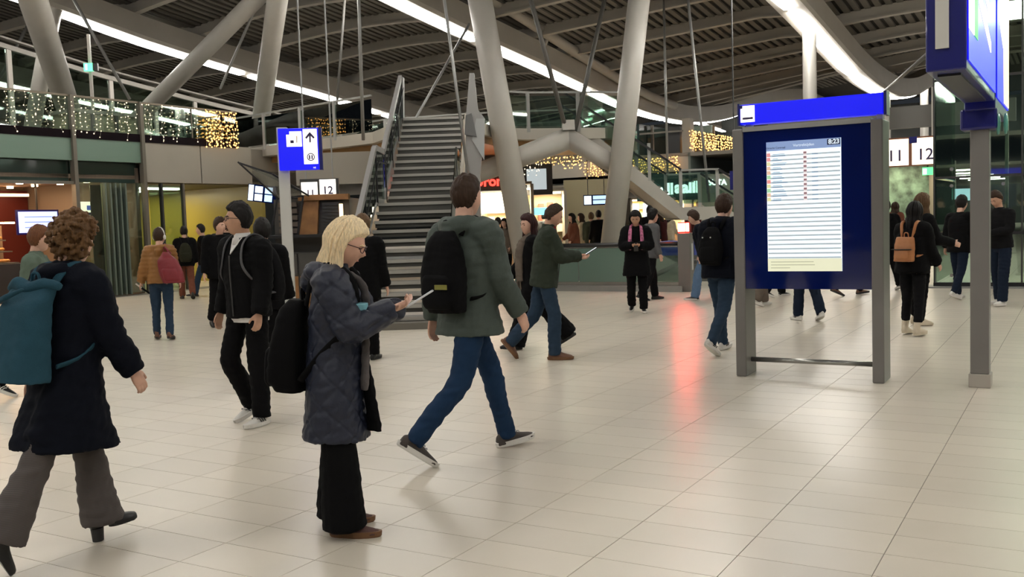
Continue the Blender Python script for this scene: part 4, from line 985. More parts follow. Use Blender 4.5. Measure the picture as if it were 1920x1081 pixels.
    for s, nm, ar in ((-1, 'L', arms[0]), (1, 'R', arms[1])):
        sh = S_(.485, 0, -.005) + rt * (s * shw)
        if ar[0] == 'fk':
            f, ab, el, inn = (R_(v) for v in (list(ar[1:]) + [0, 0])[:4])
            d1 = rt * (s * math.sin(ab)) + (fw * math.sin(f) - V3((0, 0, 1)) * math.cos(f)) * math.cos(ab)
            d1.normalize(); ax = rt.copy()
            d2 = Matrix.Rotation(el, 3, ax) @ d1; d2 = Matrix.Rotation(-s * -inn, 3, d1) @ d2
            elb = sh + d1 * ua; wr = elb + d2.normalized() * fa
        else:
            tg = V3(ar[1]) * 1.0; pole = V3(ar[2]) if len(ar) > 2 else V3((s * .5, -.6, -1))
            dv = tg - sh; L = min(dv.length, (ua + fa) * .985); dn = dv.normalized(); wr = sh + dn * L
            ca = (ua * ua + L * L - fa * fa) / (2 * ua * L); ca = max(-1, min(1, ca)); pp = (pole - dn * pole.dot(dn)).normalized()
            elb = sh + dn * (ua * ca) + pp * (ua * math.sqrt(1 - ca * ca))
        AR[nm] = (sh, elb, wr)
    F.AR = AR
    # ---- body
    b = MB(); w = .93 if woman else 1.0; w *= thin
    loft(b, [(S_(-.10), rt, fw, .10 * k, .08 * k), (S_(0), rt, fw, .155 * k * (1.03 if woman else 1), .11 * k), (S_(.18), rt, fw, .13 * k * w, .095 * k), (S_(.34), rt, fw, .155 * k * w, .11 * k), (S_(.46), rt, fw, .15 * k * w, .09 * k), (S_(.53), rt, fw, .075 * k, .06 * k)])
    limb(b, [S_(.48, 0, -.01), nb.lerp(Hc, .35), Hc + Mh @ V3((0, -.02, -.05)) * k], [.066 * k, .054 * k, .054 * k])
    b.rings(head_rings(lambda x, y, z: HP(*head_pt(x, y, z))))
    for s in (-1, 1):
        rr = []
        for i in range(1, 6):
            t = math.pi * i / 6
            rr.append([HP(s * (.070 + .010 * math.sin(t) + .006 * math.cos(q)), -.012 + .017 * math.sin(t) * math.cos(q), -.006 - .031 * math.cos(t) + .002 * math.sin(q)) for q in [2 * math.pi * j / 10 for j in range(10)]])
        b.rings(rr if s > 0 else [list(reversed(r)) for r in rr])
    for s, nm in ((-1, 'L'), (1, 'R')):
        hip, knee, ankle, M = J[nm]
        limb(b, [hip + V3((0, 0, .05 * k)), hip.lerp(knee, .4), knee, knee.lerp(ankle, .35), ankle], [.085 * k, .075 * k, .052 * k, .052 * k, .036 * k])
        limb(b, [ankle, ankle + M @ V3((0, .03, -.045)) * k, ankle + M @ V3((0, .13, -.058)) * k], [.034 * k, .026 * k, .012 * k])
        sh, elb, wr = AR[nm]
        limb(b, [S_(.47) + rt * (s * .09 * k), sh, sh.lerp(elb, .5), elb, elb.lerp(wr, .4), wr], [.05 * k, .052 * k, .044 * k, .038 * k, .036 * k, .026 * k])
        # hand: palm, four fingers of unequal length, thumb from the side of the palm
        i = 0 if s < 0 else 1
        d = (wr - elb).normalized(); pn = palms[i]
        if pn is None: n_ = -rt * s
        else: n_ = V3(pn)
        n_ = (n_ - d * n_.dot(d)).normalized(); sd = d.cross(n_)              # sd: across the palm
        thumb_side = fw if pn is None else (sd if sd.dot(V3((-s, 0, .3))) > 0 else -sd)
        if thumb_side.dot(sd) < 0: sd = -sd                                       # sd now points to the thumb
        pc = [wr, wr + d * .03 * k, wr + d * .062 * k, wr + d * .092 * k]
        loft(b, [(pc[0], sd, n_, .024 * k, .019 * k), (pc[1], sd, n_, .033 * k, .018 * k), (pc[2], sd, n_, .040 * k, .016 * k), (pc[3], sd, n_, .039 * k, .013 * k)], 12)
        c = R_(curl[i])
        for q, L in ((.029, .068), (.010, .077), (-.010, .072), (-.029, .056)):
            p = wr + d * .088 * k + sd * (q * k); ang = c * .35; pts = [p]
            for seg in (.45, .32, .23):
                dd = d * math.cos(ang) + n_ * math.sin(ang) + sd * (q * .5); p = p + dd * (L * seg * k); pts.append(p); ang += c * .8
            limb(b, pts, [.0095 * k, .0088 * k, .0082 * k, .0068 * k], 2, 8)
        p = wr + d * .028 * k + sd * .028 * k; pts = [p]
        for seg, an in ((.035, 42), (.03, 25), (.024, 12)):
            p = p + (d * math.cos(R_(an)) + sd * math.sin(R_(an)) * .9 + n_ * .35).normalized() * (seg * k); pts.append(p)
        limb(b, pts, [.013 * k, .0115 * k, .0098 * k, .0078 * k], 2, 8)
        AR[nm] = (sh, elb, wr, d, n_, sd)
    vb = .0066 * vox
    body = remesh_later(b, 'person', skin(skin_k), None, vb, 2)
    body.location = (loc[0], loc[1], 0); body.rotation_euler.z = R_(a - 90)
    tag(body, label, 'person', group)
    F.o = body; F.M = Matrix.Translation((loc[0], loc[1], 0)) @ Matrix.Rotation(R_(a - 90), 4, 'Z')
    # ---- face details
    if face:
        for s in (-1, 1):
            e = MB(); c = V3(head_pt(s * .36, math.sqrt(1 - .36 ** 2 - .01), .09)); e.ball((0, 0, 0), (.0125, .0075, .0075), 10, 8)
            o = e.build('eye', mat('eye_dark', (.035, .025, .02), .2), body, smooth=True)
            o.matrix_local = Matrix.Translation(HP(c.x, c.y - .001, c.z)) @ Mh.to_4x4() @ Matrix.Scale(hk, 4)
            br_ = MB(); limb(br_, [HP(*[v * 1.012 for v in head_pt(s * xx, math.sqrt(max(0, 1 - xx * xx - zz * zz)), zz)]) for xx, zz in ((.16, .22), (.36, .27), (.56, .21))], [.0035 * k, .0045 * k, .0025 * k], 3, 6)
            br_.build('eyebrow', hair[1], body, smooth=True)
        lp = MB(); limb(lp, [HP(*[v * 1.004 for v in head_pt(xx, math.sqrt(1 - xx * xx - .47 ** 2), -.47)]) for xx in (-.24, -.1, 0, .1, .24)], [.0015 * k, .0038 * k, .0036 * k, .0038 * k, .0015 * k], 2, 6, flat=.8)
        lp.build('lips', mat('lips_' + skin_k, tuple(v * f for v, f in zip(SKINS[skin_k], (.85, .55, .58))), .4), body, smooth=True)
    # ---- hair
    hs, hm = hair[0], hair[1]
    if hs in ('short', 'receding', 'full', 'fringe', 'bob', 'long', 'curly', 'bun', 'tail'):
        st = hs if hs in ('short', 'receding', 'full', 'fringe') else 'short' if hs in ('bob', 'long') else 'full' if hs != 'curly' else 'fringe'
        th = {'short': .017, 'receding': .010, 'full': .022, 'fringe': .018, 'bob': .020, 'long': .020, 'curly': .02, 'bun': .012, 'tail': .014}[hs]
        def hf(x, y, z):
            m_ = smoothstep(-.05, .05, hairline(x, y, z, st) + .05 * mnoise.noise(V3((x * 14, y * 14, z * 5)))); p = V3(head_pt(x, y, z)); n = mnoise.noise(V3((x * 9, y * 5, z * 3 + 3))) + .7 * mnoise.noise(V3((x * 26, y * 9, z * 9))); th_ = th * (.45 + .55 * smoothstep(-.2, .5, z))
            return HP(*(p * (1 + (-.012 + (th_ + .012) * m_ + .006 * m_ * n + (.010 * smoothstep(.3, 1, z) * m_)) / .095)))
        hb = MB().rings(head_rings(hf, *((90, 64) if vox < 1.4 else (48, 36)))); ho = hb.build('hair', hm, body, smooth=True)
        if hs == 'curly':
            cb = MB()
            for i in range(900):
                x, y, z = random.gauss(0, 1), random.gauss(0, 1), random.gauss(.15, 1); L = math.sqrt(x * x + y * y + z * z); x, y, z = x / L, y / L, z / L
                if hairline(x, y, z, 'fringe') < -.05 - .25 * (y < 0): continue
                p = HP(*(V3(head_pt(x, y, z)) * random.uniform(1.10, 1.46))); cb.ball(p, random.uniform(.008, .017) * k, 6, 4)
            remesh_later(cb, 'curls', hm, ho, .0052 * vox, 1, lambda co: folds(co * 4.5, .0026))
        if hs in ('bob', 'long'):
            drop = hair[2] if len(hair) > 2 else (.30 if hs == 'bob' else .42)
            cb = MB(); n = int(330 / vox ** 1.2)
            for i in range(n):
                az = R_(random.uniform(80, 280)); back = abs(math.degrees(az) - 180) / 100   # 0 at the nape, 1 by the face
                x, y = math.sin(az), math.cos(az); ro = random.uniform(1.08, 1.30)
                pts = []
                for zz in (.93, .72, .35, 0, -.3):
                    rr_ = math.sqrt(max(0, 1 - zz * zz)); yy = y * rr_ - .12 * (1 - rr_); q = V3(head_pt(x * rr_, yy, zz)); pts.append(HP(*(q * ro)))
                base = pts[-1]; outw = (base - Hc); outw.z = 0; outw.normalize()
                L = (drop * random.uniform(.86, 1.06) * (1 + .30 * back ** 3) - .1) * k
                g = V3((0, 0, -1)) - (Mh @ V3((0, 0, 1))) * .2; g.normalize()
                for t in (.33, .66, 1.0): pts.append(base + g * (L * t) + outw * ((.018 * math.sin(t * 2.2) + .045 * t * (1 - back)) * k) + V3((random.gauss(0, .003), random.gauss(0, .003), 0)))
                r = random.uniform(.0045, .0085) * k * vox ** .5
                limb(cb, pts, [r * .6, r, r * 1.1, r * 1.1, r * 1.05, r, r * .8, r * .25], 2, 6, flat=.7)
            so = cb.build('strands', hm, ho, smooth=True); so['kind'] = 'stuff'
        if hs == 'bun': MB().ball(HP(0, -.115, .045), .042 * k, 12, 9).build('bun', hm, ho, smooth=True)
        if hs == 'tail':
            tb = MB(); limb(tb, [HP(0, -.09, .05), HP(0, -.14, 0), HP(0, -.145, -.1), HP(0, -.125, -.22)], [.02 * k, .032 * k, .03 * k, .008 * k], 4, 10); tb.build('ponytail', hm, ho, smooth=True)
    elif hs == 'beanie':
        def hf(x, y, z):
            m_ = smoothstep(-.03, .03, z - .18 - .12 * y); p = V3(head_pt(x, y, z)); return HP(*(p * (1 + (-.03 + .055 * m_ + .03 * smoothstep(.5, 1, z)) / .095)))
        MB().rings(head_rings(hf, 40, 40)).build('beanie', hm, body, smooth=True)
    # ---- trousers
    fit, tm = trous[0], trous[1]
    RAD = {'slim': (.100, .092, .072, .064, .056), 'straight': (.102, .094, .080, .076, .073), 'wide': (.098, .094, .098, .112, .128), 'flare': (.102, .090, .076, .090, .118), 'loose': (.105, .10, .090, .088, .082)}[fit]
    t = MB(); t_h = .0
    loft(t, [(S_(-.12), rt, fw, .09 * k, .085 * k), (S_(-.04), rt, fw, .156 * k, .112 * k), (S_(.04), rt, fw, .154 * k, .11 * k), (S_(.12), rt, fw, .135 * k, .098 * k)])
    for nm in 'LR':
        hip, knee, ankle, M = J[nm]
        e = ankle + (ankle - knee).normalized() * (.03 * k if fit not in ('wide', 'flare') else .035 * k) if kind != 'chunky' else ankle.lerp(knee, .20)
        limb(t, [hip + V3((0, 0, .04 * k)), hip.lerp(knee, .45), knee, knee.lerp(ankle, .5), e], [v * k * thin * (.84 if i_ == 0 else .96 if i_ == 1 else 1) for i_, v in enumerate(RAD)], 5, 16)
    tv_ = trous[2] if len(trous) > 2 else .005
    remesh_later(t, 'trousers', tm, body, .0095 * vox, 3, lambda co: folds(co, tv_))
    # ---- shoes
    for nm in 'LR':
        hip, knee, ankle, M = J[nm]
        def FT(v): 
            v = V3(v)
            return ankle + M @ ((v - V3((0, 0, .085))) * k)
        u = MB(); bw = 1.08 if kind in ('boot', 'chunky') else 1.0; hh = 1.25 if kind in ('boot', 'chunky') else 1.0
        rr = []; z0 = .022 if kind != 'chunky' else .035
        if heel_h:
            rr = [[FT((.0 + x * .03, -.072, .03 + zz)) for x, zz in ring] for ring in []]
        for y, w_, zt in ((-.080, .012, .045), (-.074, .026, .075), (-.045, .034, .095), (0, .036, .098), (.04, .036, .085), (.085, .041, .066), (.13, .044, .054), (.165, .039, .046), (.19, .026, .038), (.2, .010, .030)):
            zz0 = z0; 
            if heel_h: zz0 = max(.006, .03 - max(0, (y - .0)) * .25) - (0 if y > .08 else 0)
            rr.append([FT((math.cos(q) * w_ * bw, y, zz0 - .008 + max(0, math.sin(q)) * (zt * hh - zz0 + .008))) for q in [2 * math.pi * j / 16 for j in range(16)]])
        u.rings(rr)
        if kind in ('boot', 'chunky', 'heel'): limb(u, [FT((0, -.015, .06)), FT((0, -.012, .12)), ankle.lerp(knee, .22 if kind == 'chunky' else .16)], [.044 * k, .046 * k, .050 * k], 3, 14)
        else: limb(u, [FT((0, -.012, .05)), FT((0, -.012, .10))], [.040 * k, .041 * k], 2, 14)
        so = remesh_later(u, 'shoe', sm, body, .006 * vox, 2)
        sl = MB(); ol = [(math.cos(q), math.sin(q)) for q in [2 * math.pi * j / 20 for j in range(20)]]
        def outl(z, g=1.0): return [FT((c_ * (.049 if s_ > -.2 else .042) * bw * g, .06 + s_ * .149 * g, z)) for c_, s_ in ol]
        if heel_h:
            sl.rings([[FT((c_ * .041, .115 + s_ * .085, 0)) for c_, s_ in ol], [FT((c_ * .041, .115 + s_ * .085, .014)) for c_, s_ in ol]])
            sl.rings([[FT((c_ * .030, -.042 + s_ * .030, -heel_h)) for c_, s_ in ol], [FT((c_ * .034, -.040 + s_ * .036, .02)) for c_, s_ in ol]])
        else:
            top_z = .034 if kind != 'chunky' else .045
            sl.rings([outl(0, .95), outl(.008, 1.0), outl(top_z, 1.02)])
        sl.build('sole', sole_m, so)
        if len(shoes) > 3 and extras:
            for dy in (.035, .06, .085):
                MB().tube([FT((-.042, dy - .03, .035)), FT((-.040, dy - .012, .062)), FT((-.025, dy, .080 - (dy - .035) * .35))], .0045 * k, 5).build('stripe', shoes[3], so)
                MB().tube([FT((.042, dy - .03, .035)), FT((.040, dy - .012, .062)), FT((.025, dy, .080 - (dy - .035) * .35))], .0045 * k, 5).build('stripe', shoes[3], so)
        if kind == 'sneaker' and extras and vox < 1.6:
            for dy in (.045, .065, .085):
                MB().tube([FT((-.02, dy, .086 - (dy - .045) * .45)), FT((0, dy + .004, .092 - (dy - .045) * .45)), FT((.02, dy, .086 - (dy - .045) * .45))], .0035 * k, 5).build('lace', mat('lace_grey', (.3, .3, .3), .7), so)
    # ---- upper garment
    g = top[0]; jm = top[1]; T = dict(len=.10, fit=.0, flare=.0, depth=0.0, disp=None, hood=None, collar=.0, sleeve=0.0, cuff=None, front=None)
    T.update(g); f0 = T['fit']
    j = MB(); L = T['len']
    secs = []
    ctr = (J['L'][1] + J['R'][1]) / 2
    if L > .2:
        drop = L - .12; base = S_(-.12); tgt = P0.lerp(ctr, 1.0); dd = (tgt - P0).normalized()
        dirn = (dd + V3((0, 0, -1)) * 1.5).normalized()
        n = 4
        for i in range(n, 0, -1):
            fr_ = i / n; secs.append((base + dirn * (drop * fr_ * k), rt, fw, (.175 + f0 + T['flare'] * fr_) * k, (.13 + f0 + T['flare'] * fr_ + T['depth'] * fr_) * k))
        secs.append((S_(-.12), rt, fw, (.175 + f0) * k, (.13 + f0) * k))
    else: secs.append((S_(-L), rt, fw, (.17 + f0 + T['flare']) * k, (.128 + f0 + T['flare']) * k))
    if L > .2:
        for nm in 'LR':
            hip, knee = J[nm][:2]; fr_ = min(1.0, (L - .01) / .43); rr_ = [(v + .016 + f0 * .35) * k for v in (RAD[0] * .86, RAD[1], RAD[1] + (RAD[2] - RAD[1]) * max(0, (fr_ - .45) / .55))]
            limb(j, [hip, hip.lerp(knee, fr_ * .5), hip.lerp(knee, fr_)], rr_, 4, 16)
    ww = (.95 if woman else 1.0) * thin
    secs += [(S_(.05), rt, fw, (.168 + f0) * k * ww, (.125 + f0) * k), (S_(.17), rt, fw, (.160 + f0) * k * ww, (.122 + f0) * k), (S_(.32), rt, fw, (.178 + f0) * k * ww, (.132 + f0 * .8) * k), (S_(.43), rt, fw, (.180 + f0 * .6) * k * ww, (.118 + f0 * .5) * k), (S_(.49), rt, fw, (.145 + f0 * .3) * k * ww, (.094 + f0 * .4) * k), (S_(.535), rt, fw, .085 * k, .078 * k), (S_(.565 + T['collar'], 0, .0), rt, fw, (.066 + T['collar'] * .15) * k, (.068 + T['collar'] * .15) * k)]
    loft(j, secs)
    for s, nm in ((-1, 'L'), (1, 'R')):
        sh, elb, wr = AR[nm][:3]; sf = f0 * .35 + T['sleeve']
        e = wr + (wr - elb).normalized() * .012 * k
        limb(j, [S_(.455) + rt * (s * .08 * k), sh + V3((0, 0, -.012 * k)), sh.lerp(elb, .5), elb, elb.lerp(wr, .5), e], [(.075 + sf) * k, (.078 + sf) * k, (.068 + sf) * k, (.060 + sf) * k, (.053 + sf) * k, (.044 + sf * .8) * k], 4, 14)
    if T['hood']:
        hr = T['hood']
        limb(j, [S_(.49, -.09, .07), S_(.52, -.105, .0), S_(.53, -.07, -.085), S_(.52, 0, -.125), S_(.53, .07, -.085), S_(.52, .105, .0), S_(.49, .09, .07)], [hr * .5 * k, hr * .8 * k, hr * k, hr * 1.2 * k, hr * k, hr * .8 * k, hr * .5 * k], 4, 12)
        limb(j, [S_(.53, 0, -.10), S_(.46, 0, -.155), S_(.40, 0, -.15)], [hr * 1.1 * k, hr * 1.1 * k, hr * .5 * k], 4, 12)
    dm = T['disp']; amp = T.get('amp', .0045)
    c0 = (P0.x, P0.y, P0.z)
    def dfn(co):
        d = folds(co, amp)
        if dm == 'quilt':
            ang = np.arctan2(co[:, 0] - c0[0], co[:, 1] - c0[1]) * .17; z = co[:, 2]
            for sg in (1, -1):
                f_ = (z + sg * ang * 1.15) / .175; f_ = np.abs(f_ - np.round(f_)); d = d - .0062 * np.exp(-(f_ / .055) ** 2)
        if dm == 'baffle':
            f_ = co[:, 2] / .062; f_ = np.abs(f_ - np.round(f_)); d = d - .010 * np.exp(-(f_ / .16) ** 2)
        return d
    jo = remesh_later(j, T.get('name', 'jacket'), jm, body, (.0095 if dm == 'quilt' else .011) * vox, 2, dfn)
    F.jacket = jo; F.fit = f0
    if T['front'] and extras:
        zz = MB(); pts = [S_(tt, .0, .1335 + f0 * (.8 if tt > .3 else 1.0) - (.03 if tt > .45 else 0)) for tt in (-min(L, .12) + .02, .1, .3, .42)]
        limb(zz, pts, [.006 * k] * 4, 3, 6); zz.build('zip', T['front'], jo, smooth=True)
    return F
# ---------------------------------------------------------------- carried things
def carry(F, name, label, cat, at_local, group=None):
    o = bpy.data.objects.new(name, None); COL.objects.link(o); o.empty_display_size = .1
    o.matrix_world = F.M @ Matrix.Translation(at_local); return tag(o, label, cat, group)
def backpack(F, label, m, w=.30, hgt=.46, d=.15, top=.47, back=.135, kind='round', strap_m=None, off=0.0, one=False, pocket_m=None, swing=0.0, vox=1.0):
    k = F.k; S_ = F.S; sp, rt, fw = F.sp, F.rt, F.fw
    base = S_(top - hgt, off, -back)
    root = carry(F, 'backpack', label, 'backpack', base)
    def B(x, y, z): return rt * (x * k) + fw * (y * k) + sp * (z * k) + rt * (swing * (z - hgt) * k)
    mb = MB(); secs = []
    n = 9
    for i in range(n):
        t = i / (n - 1)
        if kind == 'round': ww = w * (.80 + .2 * math.sin(math.pi * min(1, t * 1.25))) * (1 if t < .7 else 1 - .5 * ((t - .7) / .3) ** 2); dd = d * (1 - .35 * t ** 2) * (1 if i not in (0, n - 1) else .75)
        elif kind == 'roll': ww = w * (.97 - .10 * t + .16 * smoothstep(.75, 1, t)); dd = d * (1 - .25 * t - .5 * smoothstep(.75, 1, t))
        elif kind == 'sack': ww = w * (.55 + .5 * math.sin(math.pi * (1 - t) * .62 + .25)) * (1 - .62 * smoothstep(.72, 1, t)); dd = d * (1 - .2 * t) * (1 - .5 * smoothstep(.7, 1, t))
        else: ww = w * (1 - .12 * smoothstep(.6, 1, t)); dd = d * (1 - .3 * t)
        secs.append((B(0, -dd / 2, hgt * t), rt, fw, ww / 2 * k, dd / 2 * k))
    loft(mb, secs, 24, 3.2 if kind != 'sack' else 2.2)
    bo = remesh_later(mb, 'bag_body', m, root, .009 * vox, 4, lambda co: folds(co, .003))
    if kind == 'roll':
        rb = MB(); limb(rb, [B(-w * .60, -.03, hgt * .94), B(-w * .3, -.055, hgt * 1.0), B(0, -.06, hgt * .955), B(w * .3, -.05, hgt * 1.01), B(w * .60, -.03, hgt * .98)], [.018 * k, .034 * k, .036 * k, .034 * k, .02 * k], 5, 10)
        remesh_later(rb, 'rolled_top', m, root, .008 * vox, 2, lambda co: folds(co, .003))
        cr = MB(); limb(cr, [B(-w * .52, -d * .62, hgt * .8), B(-w * .15, -d * .80, hgt * .86), B(w * .2, -d * .72, hgt * .95)], [.012 * k, .017 * k, .01 * k], 4, 8); remesh_later(cr, 'top_crease', m, root, .007 * vox, 2)
    else:
        pk = MB(); loft(pk, [(B(0, -d * .86, hgt * tt), rt, fw, w * pw_ * k, d * .2 * k * q) for tt, pw_, q in ((.06, .30, .6), (.12, .36, 1), (.32, .37, 1), (.44, .34, .9), (.48, .28, .5))], 18, 3)
        po = remesh_later(pk, 'front_pocket', pocket_m or m, root, .009 * vox, 3)
    lp = MB(); limb(lp, [B(-.03, -.02, hgt * .97), B(-.022, -.03, hgt + .05), B(.022, -.03, hgt + .05), B(.03, -.02, hgt * .97)], [.008 * k] * 4, 4, 8); lp.build('grab_loop', strap_m or m, root, smooth=True)
    R0 = base
    for s in (-1, 1):
        if one and s < 0: continue
        sb = MB(); x = .098
        f = F.fit * .7; pts = [S_(top - .03, s * .07 + off, -back + .01), S_(.535, s * x, -.085 - f), S_(.572, s * x, 0), S_(.505, s * (x + .002), .088 + f * .5), S_(.36, s * (x + .015), .118 + f * .9), S_(.25, s * (x + .045 + f), .088 + f), S_(max(.10, top - hgt + .10), s * (.150 + f) + off, -.03), S_(top - hgt + .08, s * .135 + off, -back + .0)]
        limb(sb, [p - R0 for p in pts], [.021 * k] * 8, 4, 8, flat=.38, up=None); sb.build('strap', strap_m or m, root, smooth=True)
    F.bag = root; F.B = B; return root
def phone(F, label, p, d, n, m=None, case=None):
    """p: centre, d: long axis, n: screen normal (person space)"""
    d = V3(d).normalized(); n = V3(n); n = (n - d * n.dot(d)).normalized(); s = d.cross(n)
    root = carry(F, 'phone', label, 'phone', p)
    def bx(a, b_, c, e, f, g): return MB().hexa([s * x + d * y + n * z for z in (f, g) for x, y in ((a, c), (b_, c), (b_, e), (a, e))])
    bx(-.036, .036, -.074, .074, -.0045, .0045).build('case', case or M_BLACK, root)
    bx(-.033, .033, -.07, .07, .0045, .0055).build('screen', m or lamp_mat('phone_screen', (.75, .82, .9), .5), root)
    return root
def glasses(F, m):
    HP = F.HP; mb = MB()
    for s in (-1, 1):
        c = [HP(s * (.031 + .022 * math.cos(q)), .101 - .012 * max(0, math.cos(q)) , .011 + .017 * math.sin(q)) for q in [2 * math.pi * j / 16 for j in range(17)]]
        mb.tube(c, .0028 * F.k, 6)
        mb.tube([HP(s * .053, .092, .016), HP(s * .072, .06, .016), HP(s * .080, -.005, .012)], .0024 * F.k, 6)
    mb.tube([HP(-.009, .104, .014), HP(.009, .104, .014)], .0026 * F.k, 6)
    return mb.build('glasses', m, F.o)
# ================================================================ the cast
def cloth(n, c, r=.85, b=.25, s=180): return mat('cloth_' + n, c, r, bump=b, bscale=s, spec=.12, var=.10, vscale=14)
def nylon(n, c, r=.5): return mat('nylon_' + n, c, r, bump=.15, bscale=90, spec=.4, var=.08, vscale=10)
def hairm(n, c):
    m = mat('hair_' + n, c, .55, spec=.22, var=.32, vscale=1.0); nt = m.node_tree
    mp = nt.nodes.new('ShaderNodeMapping'); mp.inputs['Scale'].default_value = (130, 130, 14); tc = [k for k in nt.nodes if k.type == 'TEX_COORD'][0]; nz = [k for k in nt.nodes if k.type == 'TEX_NOISE'][0]
    nt.links.new(tc.outputs['Object'], mp.inputs[0]); nt.links.new(mp.outputs[0], nz.inputs['Vector'])
    bp = nt.nodes.new('ShaderNodeBump'); bp.inputs['Strength'].default_value = .5; bp.inputs['Distance'].default_value = .006
    nt.links.new(nz.outputs['Fac'], bp.inputs['Height']); nt.links.new(bp.outputs[0], nt.nodes['Principled BSDF'].inputs['Normal']); return m
C_BLACK = cloth('black', (.0028, .0028, .0033)); C_BLACK2 = cloth('soft_black', (.006, .006, .007)); C_NAVY = cloth('navy', (.0032, .0044, .009)); C_COAT = nylon('midnight', (.011, .0145, .030), .5)
C_GREEN = nylon('moss', (.046, .062, .052), .7); C_OLIVE = cloth('olive', (.030, .038, .028)); C_SAGE = cloth('sage', (.10, .135, .105)); C_JEANS = cloth('jeans', (.012, .031, .072), .8, .3, 300); C_JEANS2 = cloth('worn_jeans', (.022, .040, .068), .8, .3, 300); C_JEANS3 = cloth('pale_jeans', (.10, .17, .28), .8, .3, 300); C_DKJEANS = cloth('dark_jeans', (.008, .014, .028), .8)
C_TAN = nylon('amber', (.23, .10, .022), .55); C_GREY = cloth('grey', (.10, .10, .105)); C_PLAID = striped('cloth_check', (.080, .068, .063), (.058, .049, .046), 130, 'Z', .85, .5); C_WHITE = cloth('shirt', (.62, .60, .58)); C_CREAM = cloth('cream', (.42, .36, .26)); C_RED = nylon('red', (.17, .012, .018)); C_TEAL = cloth('teal', (.020, .062, .090)); C_PINK = cloth('pink', (.50, .16, .26)); C_BROWN = cloth('rust', (.14, .05, .03)); C_TAUPE = cloth('taupe', (.13, .105, .085))
L_BLACK = mat('leather_black', (.008, .008, .008), .35); L_BROWN = mat('leather_brown', (.12, .05, .024), .5); L_SUEDE = mat('suede_maroon', (.085, .040, .034), .8); L_TAN = mat('leather_tan', (.40, .16, .055), .5, var=.1); L_WHITE = mat('leather_white', (.62, .60, .56), .5); L_CREAM = mat('leather_cream', (.58, .50, .38), .6); L_GREYB = mat('suede_greybrown', (.055, .045, .040), .8)
SO_W = mat('sole_white', (.66, .64, .60), .6); SO_B = mat('sole_black', (.015, .015, .015), .6); SO_G = mat('sole_gum', (.16, .075, .03), .6)
H_DARK = hairm('dark', (.006, .0045, .004)); H_BROWN = hairm('brown', (.035, .018, .010)); H_BLONDE = hairm('blonde', (.80, .65, .42)); H_CURL = hairm('auburn', (.115, .058, .022)); H_MID = hairm('midbrown', (.10, .055, .025)); H_GREYH = hairm('grey', (.22, .2, .18)); H_GING = hairm('ginger', (.13, .05, .02)); H_MAROON = hairm('maroon', (.03, .008, .008))
def mid(a, b): 
    p, q = fl(*a), fl(*b); return ((p.x + q.x) / 2, (p.y + q.y) / 2)
# ---- 1 curly-haired woman, far left front
p = fl(146, 1034)
F1 = person('woman with curly auburn hair striding right in long navy coat and grey flared trousers', (p.x, p.y), 46, 1.645, ((15, 5, -4, 1), (-27, 38, 64, 1)), (('fk', -14, 8, 12), ('fk', 13, 9, 15)),
    (dict(name='coat', len=.40, fit=.035, flare=.03, depth=.085, collar=.025, sleeve=.014, hood=.05, amp=.006), C_NAVY), ('flare', C_PLAID), ('heel', L_BLACK, SO_B), ('curly', H_CURL), lean=5, head=(-26, 8), twist=18, woman=True, vox=1.0)
backpack(F1, 'tall teal roll-top backpack worn by the curly-haired woman', C_TEAL, .31, .50, .20, .46, .17, 'roll', C_TEAL)
# ---- 2 blonde woman with phone
p = fl(664, 992)
F2 = person('blonde woman with glasses in quilted midnight-blue coat looking down at her phone', (p.x - .06, p.y), -2, 1.62, ((-3, 0, 0, 2, 10), (3, 1, 0, 2, 4)), (('ik', (-.02, .33, 1.165), (-.7, -.5, -1)), ('ik', (.06, .31, 1.16), (.7, -.6, -1))),
    (dict(name='quilted_coat', len=.40, fit=.032, flare=.022, depth=.0, collar=.02, sleeve=.016, hood=.062, disp='quilt', amp=.005, front=M_DARKM), C_COAT), ('wide', C_BLACK, .003), ('sneaker', L_SUEDE, SO_G, SO_W), ('bob', H_BLONDE, .38), lean=4, head=(0, 24), woman=True, vox=.85, curl=(40, 48), palms=((.5, -.2, 1), (-.5, -.2, 1)))
glasses(F2, mat('glasses_red', (.05, .012, .012), .3))
backpack(F2, 'black backpack hanging low on the blonde woman', C_BLACK, .30, .52, .21, .37, .165, 'round', C_BLACK)
sh, elb, wr, d, n_, sd = F2.AR['R']
phone(F2, 'white phone held up by the blonde woman', wr + V3((-.03, .155, .055)), (0, .86, .5), (0, -.5, .86), lamp_mat('phone_screen', (.75, .82, .9), .5), mat('phone_white', (.6, .6, .6), .3))
cp = carry(F2, 'travel_cup', 'teal travel cup clamped in the crook of the blonde woman\'s arm', 'cup', V3((.14, .165, 1.045)))
M_CUP = mat('cup_teal', (.09, .24, .29), .4)
MB().rings([[(r * math.cos(q), r * math.sin(q), z) for q in [2 * math.pi * j / 20 for j in range(20)]] for r, z in ((.034, 0), (.040, .08), (.045, .15), (.046, .165), (.040, .165), (.038, .12))]).build('cup_body', M_CUP, cp, smooth=True)
MB().rings([[(r * math.cos(q), r * math.sin(q), z) for q in [2 * math.pi * j / 20 for j in range(20)]] for r, z in ((.0466, .128), (.0475, .134), (.0478, .158), (.0466, .164))]).build('cup_band', mat('cup_band', (.14, .34, .40), .35), cp, smooth=True)
sc_ = MB(); limb(sc_, [F2.S(.53, .05, .07), F2.S(.44, .045, .16), F2.S(.22, .05, .175), F2.S(.02, .07, .185), F2.S(-.12, .07, .18)], [.030, .036, .034, .03, .028], 4, 10, flat=.5)
remesh_later(sc_, 'scarf', cloth('speckled', (.10, .09, .09)), F2.o, .009, 2, lambda co: folds(co, .004))
